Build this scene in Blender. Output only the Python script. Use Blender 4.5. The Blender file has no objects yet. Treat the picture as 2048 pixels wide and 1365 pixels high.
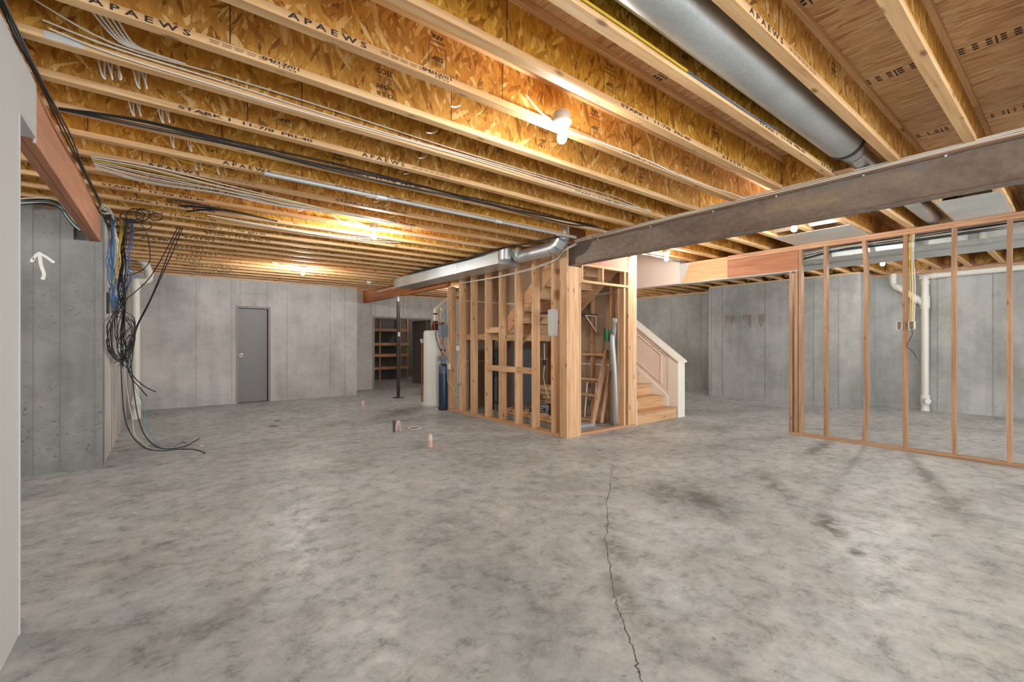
BULB, SKY, EXPO = 850., 4.4, 1.15
import bpy, math, random
from mathutils import Vector, Matrix
random.seed(7)
PI = math.pi
C = bpy.context.scene.collection
D = bpy.data

# ------------------------------------------------------------------ materials
class NT:
    def __init__(s, name):
        s.m = D.materials.new(name); s.m.use_nodes = True
        s.t = s.m.node_tree; s.b = s.t.nodes['Principled BSDF']; s.l = s.t.links
    def n(s, typ, **kw):
        nd = s.t.nodes.new(typ)
        for k, v in kw.items():
            if k[0] == 'i' and k[1:].isdigit(): nd.inputs[int(k[1:])].default_value = v
            elif k in nd.inputs and not hasattr(nd, k): nd.inputs[k].default_value = v
            else: setattr(nd, k, v)
        return nd
    def k(s, a, b): s.l.new(a, b)
    def math(s, op, a, b=None, clamp=False):
        nd = s.n('ShaderNodeMath', operation=op, use_clamp=clamp)
        for i, v in enumerate((a, b)):
            if v is None: continue
            if isinstance(v, (int, float)): nd.inputs[i].default_value = v
            else: s.k(v, nd.inputs[i])
        return nd.outputs[0]
    def mix(s, f, a, b, mode='MIX'):
        nd = s.n('ShaderNodeMix', data_type='RGBA', blend_type=mode)
        for i, v in ((0, f), (6, a), (7, b)):
            if isinstance(v, (int, float)): nd.inputs[i].default_value = v
            elif isinstance(v, tuple): nd.inputs[i].default_value = (*v, 1)
            else: s.k(v, nd.inputs[i])
        return nd.outputs[2]
    def ramp(s, f, stops):
        nd = s.n('ShaderNodeValToRGB'); e = nd.color_ramp.elements
        while len(e) < len(stops): e.new(0.5)
        for q, (p, c) in zip(e, stops):
            q.position = p; q.color = (*c, 1) if isinstance(c, tuple) else (c, c, c, 1)
        s.k(f, nd.inputs[0]); return nd.outputs[0]
    def coords(s, scale, rot=(0, 0, 0), rnd=True, world=False):
        if world:
            src = s.n('ShaderNodeNewGeometry').outputs['Position']
        else:
            src = s.n('ShaderNodeTexCoord').outputs['Object']
            if rnd:
                oi = s.n('ShaderNodeObjectInfo').outputs['Random']
                mu = s.n('ShaderNodeVectorMath', operation='MULTIPLY_ADD')
                cx = s.n('ShaderNodeCombineXYZ')
                for i, q in enumerate((37.0, 53.0, 71.0)): s.k(s.math('MULTIPLY', oi, q), cx.inputs[i])
                ad = s.n('ShaderNodeVectorMath', operation='ADD'); s.k(src, ad.inputs[0]); s.k(cx.outputs[0], ad.inputs[1])
                src = ad.outputs[0]
        mp = s.n('ShaderNodeMapping'); mp.inputs['Scale'].default_value = scale; mp.inputs['Rotation'].default_value = rot
        s.k(src, mp.inputs[0]); return mp.outputs[0]
    def noise(s, co, scale=5., detail=4., rough=.55, dist=0.):
        nd = s.n('ShaderNodeTexNoise'); nd.inputs['Scale'].default_value = scale; nd.inputs['Detail'].default_value = detail
        nd.inputs['Roughness'].default_value = rough; nd.inputs['Distortion'].default_value = dist
        s.k(co, nd.inputs['Vector']); return nd.outputs[0]
    def bump(s, h, strength=.2, dist=.01):
        nd = s.n('ShaderNodeBump'); nd.inputs['Strength'].default_value = strength; nd.inputs['Distance'].default_value = dist
        s.k(h, nd.inputs['Height']); s.k(nd.outputs[0], s.b.inputs['Normal'])
    def out(s, col=None, rough=.6, metal=0., spec=.5):
        for nm, v in (('Base Color', col), ('Roughness', rough), ('Metallic', metal), ('Specular IOR Level', spec)):
            if v is None: continue
            i = s.b.inputs[nm]
            if isinstance(v, (int, float)): i.default_value = v
            elif isinstance(v, tuple): i.default_value = (*v, 1)
            else: s.k(v, i)
        return s.m

def lin(r, g, b):
    f = lambda c: ((c / 255 + .055) / 1.055) ** 2.4 if c > 10 else c / 255 / 12.92
    return (f(r), f(g), f(b))

def flat(name, rgb, rough=.5, metal=0., spec=.5, var=.12, scale=6.):
    q = NT(name); co = q.coords((1, 1, 1)); c = lin(*rgb)
    n = q.noise(co, scale, 5)
    col = q.mix(n, tuple(x * (1 - var) for x in c), tuple(min(1, x * (1 + var)) for x in c))
    return q.out(col, rough, metal, spec)

def lumber(name, ax, lo, hi, knots=True):
    q = NT(name)
    sc = [9., 9., 9.]; sc[ax] = .55
    g = q.noise(q.coords(tuple(sc)), 2.2, 6, .6, .9)
    sf = [60., 60., 60.]; sf[ax] = 1.6
    fib = q.noise(q.coords(tuple(sf)), 1.5, 3, .6)
    a = q.math('ADD', q.math('MULTIPLY', g, .7), q.math('MULTIPLY', fib, .3))
    l, h = lin(*lo), lin(*hi)
    mid = tuple((x + y) / 2 for x, y in zip(l, h))
    col = q.ramp(a, [(.32, l), (.5, mid), (.66, h)])
    oi = q.n('ShaderNodeObjectInfo').outputs['Random']
    tint = q.ramp(oi, [(0., (.86, .80, .74)), (.5, (1., .97, .93)), (1., (1.06, 1.05, 1.03))])
    col = q.mix(1., col, tint, 'MULTIPLY')
    if knots:
        sk = [7., 7., 7.]; sk[ax] = 2.6
        vo = q.n('ShaderNodeTexVoronoi'); vo.inputs['Scale'].default_value = 1.3; q.k(q.coords(tuple(sk)), vo.inputs['Vector'])
        kd = q.ramp(vo.outputs['Distance'], [(.06, 1.), (.16, 0.)])
        col = q.mix(q.math('MULTIPLY', kd, .75), col, lin(92, 55, 28))
    q.bump(a, .15, .004)
    return q.out(col, .62, 0., .35)

def osb(name, nax, lax, cols, lng=13., wid=58., spread=1.):
    """Oriented strand board: nax = normal axis, lax = strand axis."""
    q = NT(name); base = q.coords((1, 1, 1))
    def layer(ang, off, k):
        s3 = [wid * k] * 3; s3[lax] = lng * k; s3[nax] = 3.
        vr = q.n('ShaderNodeVectorRotate', rotation_type=('X_AXIS', 'Y_AXIS', 'Z_AXIS')[nax]); vr.inputs['Angle'].default_value = ang * spread
        q.k(base, vr.inputs['Vector'])
        mp = q.n('ShaderNodeMapping'); mp.inputs['Scale'].default_value = s3; mp.inputs['Location'].default_value = (off, off * 1.7, off * .6)
        q.k(vr.outputs[0], mp.inputs[0])
        nz = q.n('ShaderNodeTexNoise'); nz.inputs['Scale'].default_value = .8; nz.inputs['Detail'].default_value = 3.; q.k(mp.outputs[0], nz.inputs['Vector'])
        ad = q.n('ShaderNodeVectorMath', operation='MULTIPLY_ADD'); q.k(nz.outputs['Color'], ad.inputs[0]); ad.inputs[1].default_value = (1.1, 1.1, 1.1); q.k(mp.outputs[0], ad.inputs[2])
        vo = q.n('ShaderNodeTexVoronoi'); vo.inputs['Scale'].default_value = 1.; q.k(ad.outputs[0], vo.inputs['Vector'])
        sp = q.n('ShaderNodeSeparateColor'); q.k(vo.outputs['Color'], sp.inputs[0])
        return sp.outputs[0], sp.outputs[1]
    c = [lin(*x) for x in cols]
    stops = [(0., c[0]), (.16, c[1]), (.80, c[2]), (1., c[3])]
    a1, b1 = layer(.15, 0., 1.)
    col = q.ramp(a1, stops)
    for ang, off, k, th in ((-.45, 5.3, .9, .60), (.7, 11.1, .75, .80), (-.9, 17.7, .8, .88), (.3, 23.9, .5, .93)):
        a2, b2 = layer(ang, off, k)
        col = q.mix(q.ramp(b2, [(th, 0.), (th + .015, 1.)]), col, q.ramp(a2, stops))
    fs = [150.] * 3; fs[lax] = 7.
    fib = q.noise(q.coords(tuple(fs)), 1., 4)
    col = q.mix(.45, col, q.ramp(fib, [(.25, .55), (.75, 1.3)]), 'MULTIPLY')
    big = q.noise(q.coords((1.3, 1.3, 1.3)), 2.2, 4)
    col = q.mix(.6, col, q.ramp(big, [(.3, (.78, .72, .62)), (.7, (1.12, 1.12, 1.12))]), 'MULTIPLY')
    tn = q.ramp(q.n('ShaderNodeObjectInfo').outputs['Random'], [(0., (1., .98, .62)), (.35, (1.02, .97, .82)), (.7, (1., .98, 1.15)), (1., (.94, .92, .95))])
    if nax == 1: col = q.mix(1., col, tn, 'MULTIPLY')
    q.bump(q.math('ADD', a1, q.math('MULTIPLY', fib, .5)), .2, .002)
    return q.out(col, .48, 0., .4)

def concrete(name, lo, hi, pits=.5, band=True):
    q = NT(name); co = q.coords((1, 1, 1), world=True)
    a = q.noise(co, .9, 6, .6, .3); b = q.noise(co, 6., 6, .65)
    v = q.math('ADD', q.math('MULTIPLY', a, .65), q.math('MULTIPLY', b, .35))
    col = q.ramp(v, [(.3, lin(*lo)), (.62, lin(*hi))])
    if pits:
        st = q.noise(q.coords((1., 1., 1.5), world=True), 24., 4, .7)
        area = q.noise(co, 1.1, 3, .6)
        f = q.math('MULTIPLY', q.ramp(st, [(.60, 0.), (.66, 1.)]), q.ramp(area, [(.40, 0.), (.65, 1.)]))
        col = q.mix(q.math('MULTIPLY', f, pits), col, tuple(x * .42 for x in lin(*lo)))
        vs = q.noise(q.coords((3.5, 3.5, .35), world=True), 1.6, 4, .6)
        col = q.mix(.35, col, q.ramp(vs, [(.35, .68), (.6, 1.08)]), 'MULTIPLY')
        cl = q.noise(co, .55, 4, .6, .8)
        col = q.mix(.5, col, q.ramp(cl, [(.36, .68), (.54, 1.04)]), 'MULTIPLY')
    q.bump(b, .12, .006)
    return q.out(col, .82, 0., .25)

def floor_material():
    q = NT('floor_concrete'); co = q.coords((1, 1, 1), world=True)
    a = q.noise(co, .8, 6, .62, .3); b = q.noise(co, 6., 8, .72, .2); d = q.noise(co, 60., 4, .6)
    v = q.math('ADD', q.math('MULTIPLY', a, .5), q.math('ADD', q.math('MULTIPLY', b, .38), q.math('MULTIPLY', d, .12)))
    col = q.ramp(v, [(.36, lin(152, 157, 158)), (.50, lin(175, 180, 181)), (.62, lin(190, 195, 196))])
    # mottled grime and scuffs
    g1 = q.noise(co, 7., 10, .8, .2)
    col = q.mix(.9, col, q.ramp(g1, [(.36, .50), (.46, .86), (.58, 1.05)]), 'MULTIPLY')
    g4 = q.noise(co, 1.6, 8, .72, .3)
    col = q.mix(.5, col, q.ramp(g4, [(.36, .60), (.48, .94), (.6, 1.04)]), 'MULTIPLY')
    g2 = q.noise(q.coords((1., 2.2, 1.), (0, 0, .5), world=True), .8, 5, .6, .5)
    col = q.mix(.28, col, q.ramp(g2, [(.38, .72), (.56, 1.04)]), 'MULTIPLY')
    g3 = q.noise(co, 1.9, 3, .5)
    col = q.mix(.4, col, q.ramp(g3, [(.35, (.93, .97, 1.)), (.65, (1.06, 1., .95))]), 'MULTIPLY')
    # dark worn stains at their own places
    P = q.n('ShaderNodeNewGeometry').outputs['Position']
    tot = None
    for (x, y, rx, ry, rot, st) in STAINS:
        mp = q.n('ShaderNodeMapping', vector_type='TEXTURE'); mp.inputs['Location'].default_value = (x, y, 0); mp.inputs['Scale'].default_value = (rx, ry, 1.); mp.inputs['Rotation'].default_value = (0, 0, rot)
        q.k(P, mp.inputs[0])
        ln = q.n('ShaderNodeVectorMath', operation='LENGTH'); q.k(mp.outputs[0], ln.inputs[0])
        f = q.math('MULTIPLY', q.ramp(ln.outputs['Value'], [(.25, 1.), (1., 0.)]), st)
        tot = f if tot is None else q.math('MAXIMUM', tot, f)
    br = q.noise(co, 6.5, 8, .75, .8)
    f = q.math('MULTIPLY', tot, q.ramp(br, [(.38, 0.), (.54, 1.)]))
    col = q.mix(f, col, lin(84, 80, 76))
    spk = q.noise(co, 26., 2, .5)
    col = q.mix(q.math('MULTIPLY', q.ramp(spk, [(.70, 0.), (.74, 1.)]), .5), col, lin(96, 90, 84))
    ro = q.ramp(g1, [(.36, .58), (.6, .34)])
    q.bump(q.math('ADD', b, q.math('MULTIPLY', d, .5)), .06, .004)
    return q.out(col, ro, 0., .28)

def rusty_steel():
    q = NT('weathered_steel'); co = q.coords((1, 1, 1), rnd=False)
    a = q.noise(q.coords((1, .5, 1.6), rnd=False), 2.2, 7, .65, .6); b = q.noise(co, 18., 5, .65)
    v = q.math('ADD', q.math('MULTIPLY', a, .7), q.math('MULTIPLY', b, .3))
    col = q.ramp(v, [(.3, lin(92, 78, 66)), (.46, lin(122, 106, 94)), (.56, lin(138, 122, 109)), (.68, lin(166, 142, 112))])
    gr = q.noise(q.coords((1, .7, 1.2), rnd=False), 1.7, 2, .4, .3)
    col = q.mix(q.ramp(gr, [(.66, 0.), (.69, .7)]), col, lin(128, 122, 116))
    q.bump(b, .12, .004)
    return q.out(col, .55, .25, .4)

def galvanised(name='galvanised_sheet', base=(206, 212, 214), rough=.30, metal=.85):
    q = NT(name); co = q.coords((1, 1, 1))
    vo = q.n('ShaderNodeTexVoronoi'); vo.inputs['Scale'].default_value = 80.; q.k(co, vo.inputs['Vector'])
    sp = q.n('ShaderNodeSeparateColor'); q.k(vo.outputs['Color'], sp.inputs[0])
    c = lin(*base)
    col = q.ramp(sp.outputs[0], [(0., tuple(x * .94 for x in c)), (1., tuple(x * 1.05 for x in c))])
    nz = q.noise(co, 2.5, 4)
    col = q.mix(.6, col, q.ramp(nz, [(.3, .8), (.7, 1.1)]), 'MULTIPLY')
    ro = q.ramp(nz, [(.3, rough), (.7, rough + .14)])
    return q.out(col, ro, metal)

def emitter(name, col, strength):
    q = NT(name)
    q.b.inputs['Emission Color'].default_value = (*col, 1); q.b.inputs['Emission Strength'].default_value = strength
    return q.out((.9, .9, .88), .3)

STAINS = [((3.558, 1.996, 0.0)[0], (3.558, 1.996, 0.0)[1], .55, .30, .9, .8), ((3.49, 2.286, 0.0)[0], (3.49, 2.286, 0.0)[1], .4, .22, .6, .7),
          ((3.82, 1.143, 0.0)[0], (3.82, 1.143, 0.0)[1], .34, .13, .4, .95), ((3.445, 0.896, 0.0)[0], (3.445, 0.896, 0.0)[1], .10, .06, .4, .9),
          ((2.271, 1.85, 0.0)[0], (2.271, 1.85, 0.0)[1], .30, .14, 1.0, .7), ((1.872, 1.46, 0.0)[0], (1.872, 1.46, 0.0)[1], .30, .12, 1.0, .7),
          ((4.368, 1.69, 0.0)[0], (4.368, 1.69, 0.0)[1], .8, .16, .7, .6), ((-0.034, 3.728, 0.0)[0], (-0.034, 3.728, 0.0)[1], .12, .05, .2, .7),
          ((3.495, 7.966, 0.0)[0], (3.495, 7.966, 0.0)[1], .9, .35, .7, .7), ((1.632, 2.84, 0.0)[0], (1.632, 2.84, 0.0)[1], .5, .3, .3, .45),
          ((6.531, 2.061, 0.0)[0], (6.531, 2.061, 0.0)[1], .8, .14, .1, .8), ((6.011, 0.989, 0.0)[0], (6.011, 0.989, 0.0)[1], .8, .12, .3, .7),
          ((0.245, 2.562, 0.0)[0], (0.245, 2.562, 0.0)[1], .4, .12, .6, .4), ((0.03, 2.497, 0.0)[0], (0.03, 2.497, 0.0)[1], .3, .1, .4, .4),
          ((5.065, 0.681, 0.0)[0], (5.065, 0.681, 0.0)[1], .5, .2, .2, .5), ((1.572, 4.893, 0.0)[0], (1.572, 4.893, 0.0)[1], .9, .35, .6, .35)]
M = {}
W_LO, W_HI = (182, 140, 102), (224, 188, 148)
for i, a in enumerate('xyz'):
    M['lum' + a] = lumber('fir_lumber_' + a, i, W_LO, W_HI)
    M['red' + a] = lumber('reddish_lumber_' + a, i, (166, 122, 94), (208, 166, 132))
for i, a in enumerate('xyz'): M['old' + a] = lumber('weathered_lumber_' + a, i, (134, 100, 76), (184, 148, 116))
M['flange'] = lumber('joist_flange', 0, (190, 146, 100), (230, 194, 146))
M['osb'] = osb('osb_web', 1, 2, [(140, 90, 32), (182, 126, 46), (208, 156, 70), (234, 202, 132)])
M['subfloor'] = osb('osb_subfloor', 2, 1, [(186, 136, 90), (216, 174, 126), (232, 198, 154), (243, 216, 178)], 7., 62., .35)
M['osbx'] = osb('osb_block', 0, 2, [(140, 90, 32), (182, 126, 46), (208, 156, 70), (234, 202, 132)])
M['osbseam'] = flat('web_joint', (96, 58, 28), .8)
M['lvlm'] = lumber('laminated_veneer', 1, (160, 104, 76), (194, 140, 108), False)
M['lvlu'] = lumber('laminated_veneer_underside', 1, (150, 92, 50), (178, 114, 66), False)
M['lvlo'] = lumber('orange_veneer', 1, (140, 82, 40), (178, 112, 62), False)
M['lvlx'] = lumber('laminated_veneer_x', 1, (170, 112, 90), (206, 152, 128), False)
M['ply'] = lumber('plywood', 1, (196, 136, 94), (226, 176, 132), False)
M['conc'] = concrete('wall_concrete', (160, 156, 153), (192, 188, 184), .6)
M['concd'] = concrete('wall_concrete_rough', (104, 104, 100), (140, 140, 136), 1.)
M['concr'] = concrete('wall_concrete_pale', (138, 140, 137), (170, 172, 169), .6)
M['seam'] = flat('form_seam', (116, 112, 106), .9)
M['floor'] = floor_material()
M['drywall'] = flat('drywall_paint', (186, 187, 184), .75, var=.03, scale=2.)
M['stairpaint'] = flat('stair_wall_paint', (226, 208, 194), .6, var=.03)
M['trimwhite'] = flat('white_trim', (226, 220, 206), .45, var=.03)
M['drywallback'] = flat('drywall_back_paper', (178, 156, 132), .85, var=.08)
M['tape'] = flat('joint_tape', (228, 222, 212), .7)
M['steel'] = rusty_steel()
M['galv'] = galvanised()
M['galvd'] = galvanised('dull_galvanised', (214, 218, 214), .38, .55)
M['cleat'] = flat('duct_cleat', (128, 124, 120), .5, .5)
M['band'] = flat('dark_band', (52, 50, 52), .5)
M['blk'] = flat('black_jacket', (24, 24, 26), .45)
M['wht'] = flat('white_jacket', (214, 208, 196), .5)
M['blu'] = flat('blue_jacket', (62, 112, 164), .45)
M['yel'] = flat('yellow_jacket', (214, 176, 40), .5)
M['tealj'] = flat('teal_jacket', (92, 150, 158), .6)
M['pvc'] = flat('pvc', (208, 205, 195), .4, var=.04)
M['rubber'] = flat('black_rubber', (30, 30, 32), .6)
M['copper'] = flat('copper', (178, 104, 66), .35, .8)
M['greydoor'] = flat('grey_door_paint', (112, 110, 110), .5, var=.04)
M['greyframe'] = flat('grey_frame_paint', (128, 124, 118), .55, var=.14, scale=20.)
M['darkdoor'] = flat('open_door_paint', (112, 106, 102), .6, var=.05)
M['chrome'] = flat('satin_nickel', (190, 184, 172), .25, 1.)
M['porc'] = flat('porcelain', (228, 226, 218), .3, var=.03)
M['greybox'] = flat('grey_plastic_box', (172, 172, 164), .5)
M['whiter'] = flat('tank_enamel', (206, 208, 202), .35, var=.03)
M['navy'] = flat('navy_tank', (28, 52, 76), .35)
M['slate'] = flat('slate_metal', (112, 126, 136), .45, .2)
M['furn'] = flat('furnace_metal', (84, 90, 94), .5, .2)
M['brownp'] = flat('brown_panel', (124, 70, 30), .6, var=.2)
M['dkbrown'] = flat('dark_brown_panel', (78, 52, 40), .6)
M['hand'] = flat('handrail_stain', (88, 44, 26), .35)
M['bubble'] = flat('foil_bubble_wrap', (186, 192, 192), .32, .45, var=.3, scale=60.)
M['green'] = flat('green_sleeve', (24, 96, 60), .5)
M['alu'] = flat('aluminium', (196, 200, 200), .35, .8)
M['conduit'] = flat('conduit_metal', (178, 178, 174), .45, .3)
M['poly'] = flat('plastic_bag', (214, 214, 212), .18, var=.2, scale=14.); M['poly'].node_tree.nodes['Principled BSDF'].inputs['Transmission Weight'].default_value = .55
M['block'] = concrete('block_concrete', (132, 134, 130), (170, 172, 168), .6)
M['pink'] = flat('pink_marking_paint', (200, 158, 148), .7, var=.15); M['stub'] = flat('paint_dusted_pvc', (206, 186, 174), .6, var=.15, scale=30.)
M['ink'] = flat('stamp_ink', (52, 40, 28), .8)
M['mark'] = flat('blue_chalk_paint', (112, 122, 130), .8)
M['dark'] = flat('crack_shadow_dirt', (70, 66, 62), .9)
M['spray'] = flat('white_spray_paint', (226, 224, 218), .8)
M['insul'] = flat('yellow_insulation', (176, 138, 72), .95, var=.5, scale=18.)
M['teal'] = flat('sill_foam', (120, 168, 158), .8)
M['rust'] = flat('rust_stain', (124, 96, 82), .9, var=.15)
BC = (1., .965, .91)
M['bulb'] = emitter('lit_bulb', BC, BULB); M['bulb60'] = emitter('lit_bulb_soft', BC, BULB * .33); M['bulb75'] = emitter('lit_bulb_medium', BC, BULB * .6)
# ------------------------------------------------------------------ mesh builder
class MB:
    def __init__(s): s.v = []; s.f = []; s.mi = []; s.sm = []; s.cur = 0; s.smooth = False
    def mat(s, i): s.cur = i; return s
    def add(s, vs, fs, sm=None):
        b = len(s.v); s.v += [tuple(x) for x in vs]
        for f in fs: s.f.append(tuple(b + i for i in f)); s.mi.append(s.cur); s.sm.append(s.smooth if sm is None else sm)
        return s
    def box(s, a, b):
        (x0, y0, z0), (x1, y1, z1) = a, b
        return s.add([(x0, y0, z0), (x1, y0, z0), (x1, y1, z0), (x0, y1, z0), (x0, y0, z1), (x1, y0, z1), (x1, y1, z1), (x0, y1, z1)],
                     [(3, 2, 1, 0), (4, 5, 6, 7), (0, 1, 5, 4), (1, 2, 6, 5), (2, 3, 7, 6), (3, 0, 4, 7)], False)
    def bbox(s, a, b, c=.003):
        """box with its long edges eased"""
        (x0, y0, z0), (x1, y1, z1) = a, b
        d = [x1 - x0, y1 - y0, z1 - z0]; ax = d.index(max(d)); c = min(c, min(d) * .3)
        lo, hi = [x0, y0, z0], [x1, y1, z1]; u, w = (ax + 1) % 3, (ax + 2) % 3
        ring = [(lo[u] + c, lo[w]), (hi[u] - c, lo[w]), (hi[u], lo[w] + c), (hi[u], hi[w] - c), (hi[u] - c, hi[w]), (lo[u] + c, hi[w]), (lo[u], hi[w] - c), (lo[u], lo[w] + c)]
        vs = []
        for e in (lo[ax], hi[ax]):
            for p, q in ring:
                v = [0, 0, 0]; v[ax] = e; v[u] = p; v[w] = q; vs.append(v)
        fs = [(i, (i + 1) % 8, 8 + (i + 1) % 8, 8 + i) for i in range(8)] + [tuple(range(7, -1, -1)), tuple(range(8, 16))]
        return s.add(vs, fs, False)
    def beam(s, p0, p1, w, h, up=(0, 0, 1)):
        """square bar from p0 to p1, w wide, h high"""
        p0, p1 = Vector(p0), Vector(p1); d = (p1 - p0).normalized(); sd = d.cross(Vector(up)).normalized(); u = sd.cross(d)
        vs = [p + sd * a * w / 2 + u * b * h / 2 for p in (p0, p1) for a, b in ((-1, -1), (1, -1), (1, 1), (-1, 1))]
        return s.add(vs, [(0, 1, 5, 4), (1, 2, 6, 5), (2, 3, 7, 6), (3, 0, 4, 7), (3, 2, 1, 0), (4, 5, 6, 7)], False)
    def cyl(s, p0, p1, r0, r1=None, n=20, caps=True):
        r1 = r0 if r1 is None else r1
        p0, p1 = Vector(p0), Vector(p1); d = (p1 - p0).normalized()
        a = d.orthogonal().normalized(); b = d.cross(a)
        vs = [p + (a * math.cos(2 * PI * i / n) + b * math.sin(2 * PI * i / n)) * r for p, r in ((p0, r0), (p1, r1)) for i in range(n)]
        s.add(vs, [(i, (i + 1) % n, n + (i + 1) % n, n + i) for i in range(n)], True)
        if caps: s.add(vs, [tuple(range(n - 1, -1, -1)), tuple(range(n, 2 * n))], False)
        return s
    def lathe(s, c, prof, n=24):
        """profile of (radius, height) turned about the vertical through c"""
        vs = [(c[0] + r * math.cos(2 * PI * i / n), c[1] + r * math.sin(2 * PI * i / n), c[2] + h) for r, h in prof for i in range(n)]
        m = len(prof)
        fs = [(j * n + i, j * n + (i + 1) % n, (j + 1) * n + (i + 1) % n, (j + 1) * n + i) for j in range(m - 1) for i in range(n)]
        s.add(vs, fs, True)
        return s.add(vs, [tuple(range(n - 1, -1, -1)), tuple(range((m - 1) * n, m * n))], False)
    def tube(s, pts, r, n=8, smooth=3):
        pts = spline([Vector(p) for p in pts], smooth); m = len(pts)
        t0 = (pts[1] - pts[0]).normalized(); a = t0.orthogonal().normalized(); vs = []
        for i, p in enumerate(pts):
            t = (pts[min(i + 1, m - 1)] - pts[max(i - 1, 0)]).normalized()
            a = (a - t * a.dot(t)); a = a.normalized() if a.length > 1e-6 else t.orthogonal().normalized(); b = t.cross(a)
            rr = r[i * (len(r) - 1) // max(1, m - 1)] if isinstance(r, (list, tuple)) else r
            vs += [p + (a * math.cos(2 * PI * k / n) + b * math.sin(2 * PI * k / n)) * rr for k in range(n)]
        s.add(vs, [(i * n + k, i * n + (k + 1) % n, (i + 1) * n + (k + 1) % n, (i + 1) * n + k) for i in range(m - 1) for k in range(n)], True)
        return s.add(vs, [tuple(range(n - 1, -1, -1)), tuple(range((m - 1) * n, m * n))], False)
    def prism(s, poly, ax, a, b):
        """polygon in the plane normal to axis ax, extruded from a to b"""
        n = len(poly); vs = []
        for e in (a, b):
            for p in poly:
                v = list(p); v.insert(ax, e); vs.append(v)
        ar = sum(poly[i][0] * poly[(i + 1) % n][1] - poly[(i + 1) % n][0] * poly[i][1] for i in range(n))
        fl = (ar > 0) != (ax == 1)
        lo, hi = tuple(range(n)), tuple(range(n, 2 * n))
        fs = [(i, (i + 1) % n, n + (i + 1) % n, n + i) if fl else (i, n + i, n + (i + 1) % n, (i + 1) % n) for i in range(n)]
        fs += [lo[::-1] if fl else lo, hi if fl else hi[::-1]]
        return s.add(vs, fs, False)
    def sphere(s, c, r, n=16, m=10, sz=1.):
        vs = [(c[0] + r * math.sin(PI * j / m) * math.cos(2 * PI * i / n), c[1] + r * math.sin(PI * j / m) * math.sin(2 * PI * i / n), c[2] + r * sz * math.cos(PI * j / m)) for j in range(m + 1) for i in range(n)]
        return s.add(vs, [(j * n + i, (j + 1) * n + i, (j + 1) * n + (i + 1) % n, j * n + (i + 1) % n) for j in range(m) for i in range(n)], True)
    def build(s, name, mats, parent=None, loc=None):
        if not isinstance(mats, (list, tuple)): mats = [mats]
        xs = list(zip(*s.v))
        o3 = Vector(loc) if loc else Vector(((min(xs[0]) + max(xs[0])) / 2, (min(xs[1]) + max(xs[1])) / 2, min(xs[2])))
        me = D.meshes.new(name)
        me.from_pydata([tuple(Vector(v) - o3) for v in s.v], [], s.f)
        for p, i, q in zip(me.polygons, s.mi, s.sm): p.material_index = i; p.use_smooth = q
        for m in mats: me.materials.append(M[m] if isinstance(m, str) else m)
        me.update()
        o = D.objects.new(name, me); C.objects.link(o)
        if parent is not None:
            o.parent = parent; w = Vector((0, 0, 0)); q = parent
            while q is not None: w += q.location; q = q.parent
            o.location = o3 - w
        else: o.location = o3
        return o

def spline(p, k):
    if len(p) < 3 or k < 2: return p
    out = []
    for i in range(len(p) - 1):
        a, b, c, d = p[max(i - 1, 0)], p[i], p[i + 1], p[min(i + 2, len(p) - 1)]
        for j in range(k):
            t = j / k
            out.append(.5 * ((2 * b) + (c - a) * t + (2 * a - 5 * b + 4 * c - d) * t * t + (3 * b - a - 3 * c + d) * t ** 3))
    return out + [p[-1]]

LABELS = {}
def tag(o, label, cat, group=None):
    o['label'] = label; o['category'] = cat
    if group: o['group'] = group
    o['kind'] = 'thing'
    return o
def thing(name, label, cat, loc, group=None):
    o = D.objects.new(name, None); C.objects.link(o); o.location = loc; o.empty_display_size = .1
    return tag(o, label, cat, group)
def struct(o): o['kind'] = 'structure'; return o
ORD = ['', 'first', 'second', 'third', 'fourth', 'fifth', 'sixth', 'seventh', 'eighth', 'ninth', 'tenth', 'eleventh', 'twelfth', 'thirteenth', 'fourteenth', 'fifteenth', 'sixteenth',
       'seventeenth', 'eighteenth', 'nineteenth', 'twentieth', 'twenty-first', 'twenty-second', 'twenty-third', 'twenty-fourth', 'twenty-fifth', 'twenty-sixth', 'twenty-seventh', 'twenty-eighth']

_tx = {}
def text_mesh(s):
    if s not in _tx:
        cu = D.curves.new('t', 'FONT'); cu.body = s; cu.size = 1.; cu.extrude = 0.; cu.offset = .028; cu.resolution_u = 2
        ob = D.objects.new('t', cu); C.objects.link(ob); dg = bpy.context.evaluated_depsgraph_get()
        me = D.meshes.new_from_object(ob.evaluated_get(dg)); vs = [tuple(v.co) for v in me.vertices]; fs = [tuple(p.vertices) for p in me.polygons]
        D.objects.remove(ob); D.curves.remove(cu); D.meshes.remove(me)
        x0, x1 = min(v[0] for v in vs), max(v[0] for v in vs); y0, y1 = min(v[1] for v in vs), max(v[1] for v in vs)
        _tx[s] = ([((v[0] - x0) / (x1 - x0), (v[1] - y0) / (y1 - y0)) for v in vs], fs)
    return _tx[s]
def text_xz(mb, s, x, z, w, h, y, flip=False):
    """lettering on a face that looks toward -Y; x,z = middle"""
    vs, fs = text_mesh(s); k = -1 if flip else 1
    mb.add([(x + k * (a - .5) * w, y, z + k * (b - .5) * h) for a, b in vs], fs, False)
def text_xy(mb, s, x, y, w, h, z, rot):
    vs, fs = text_mesh(s); c, q = math.cos(rot), math.sin(rot)
    mb.add([(x + c * (a - .5) * w - q * (b - .5) * h, y - (q * (a - .5) * w + c * (b - .5) * h), z) for a, b in vs], [f[::1] for f in fs], False)

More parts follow.
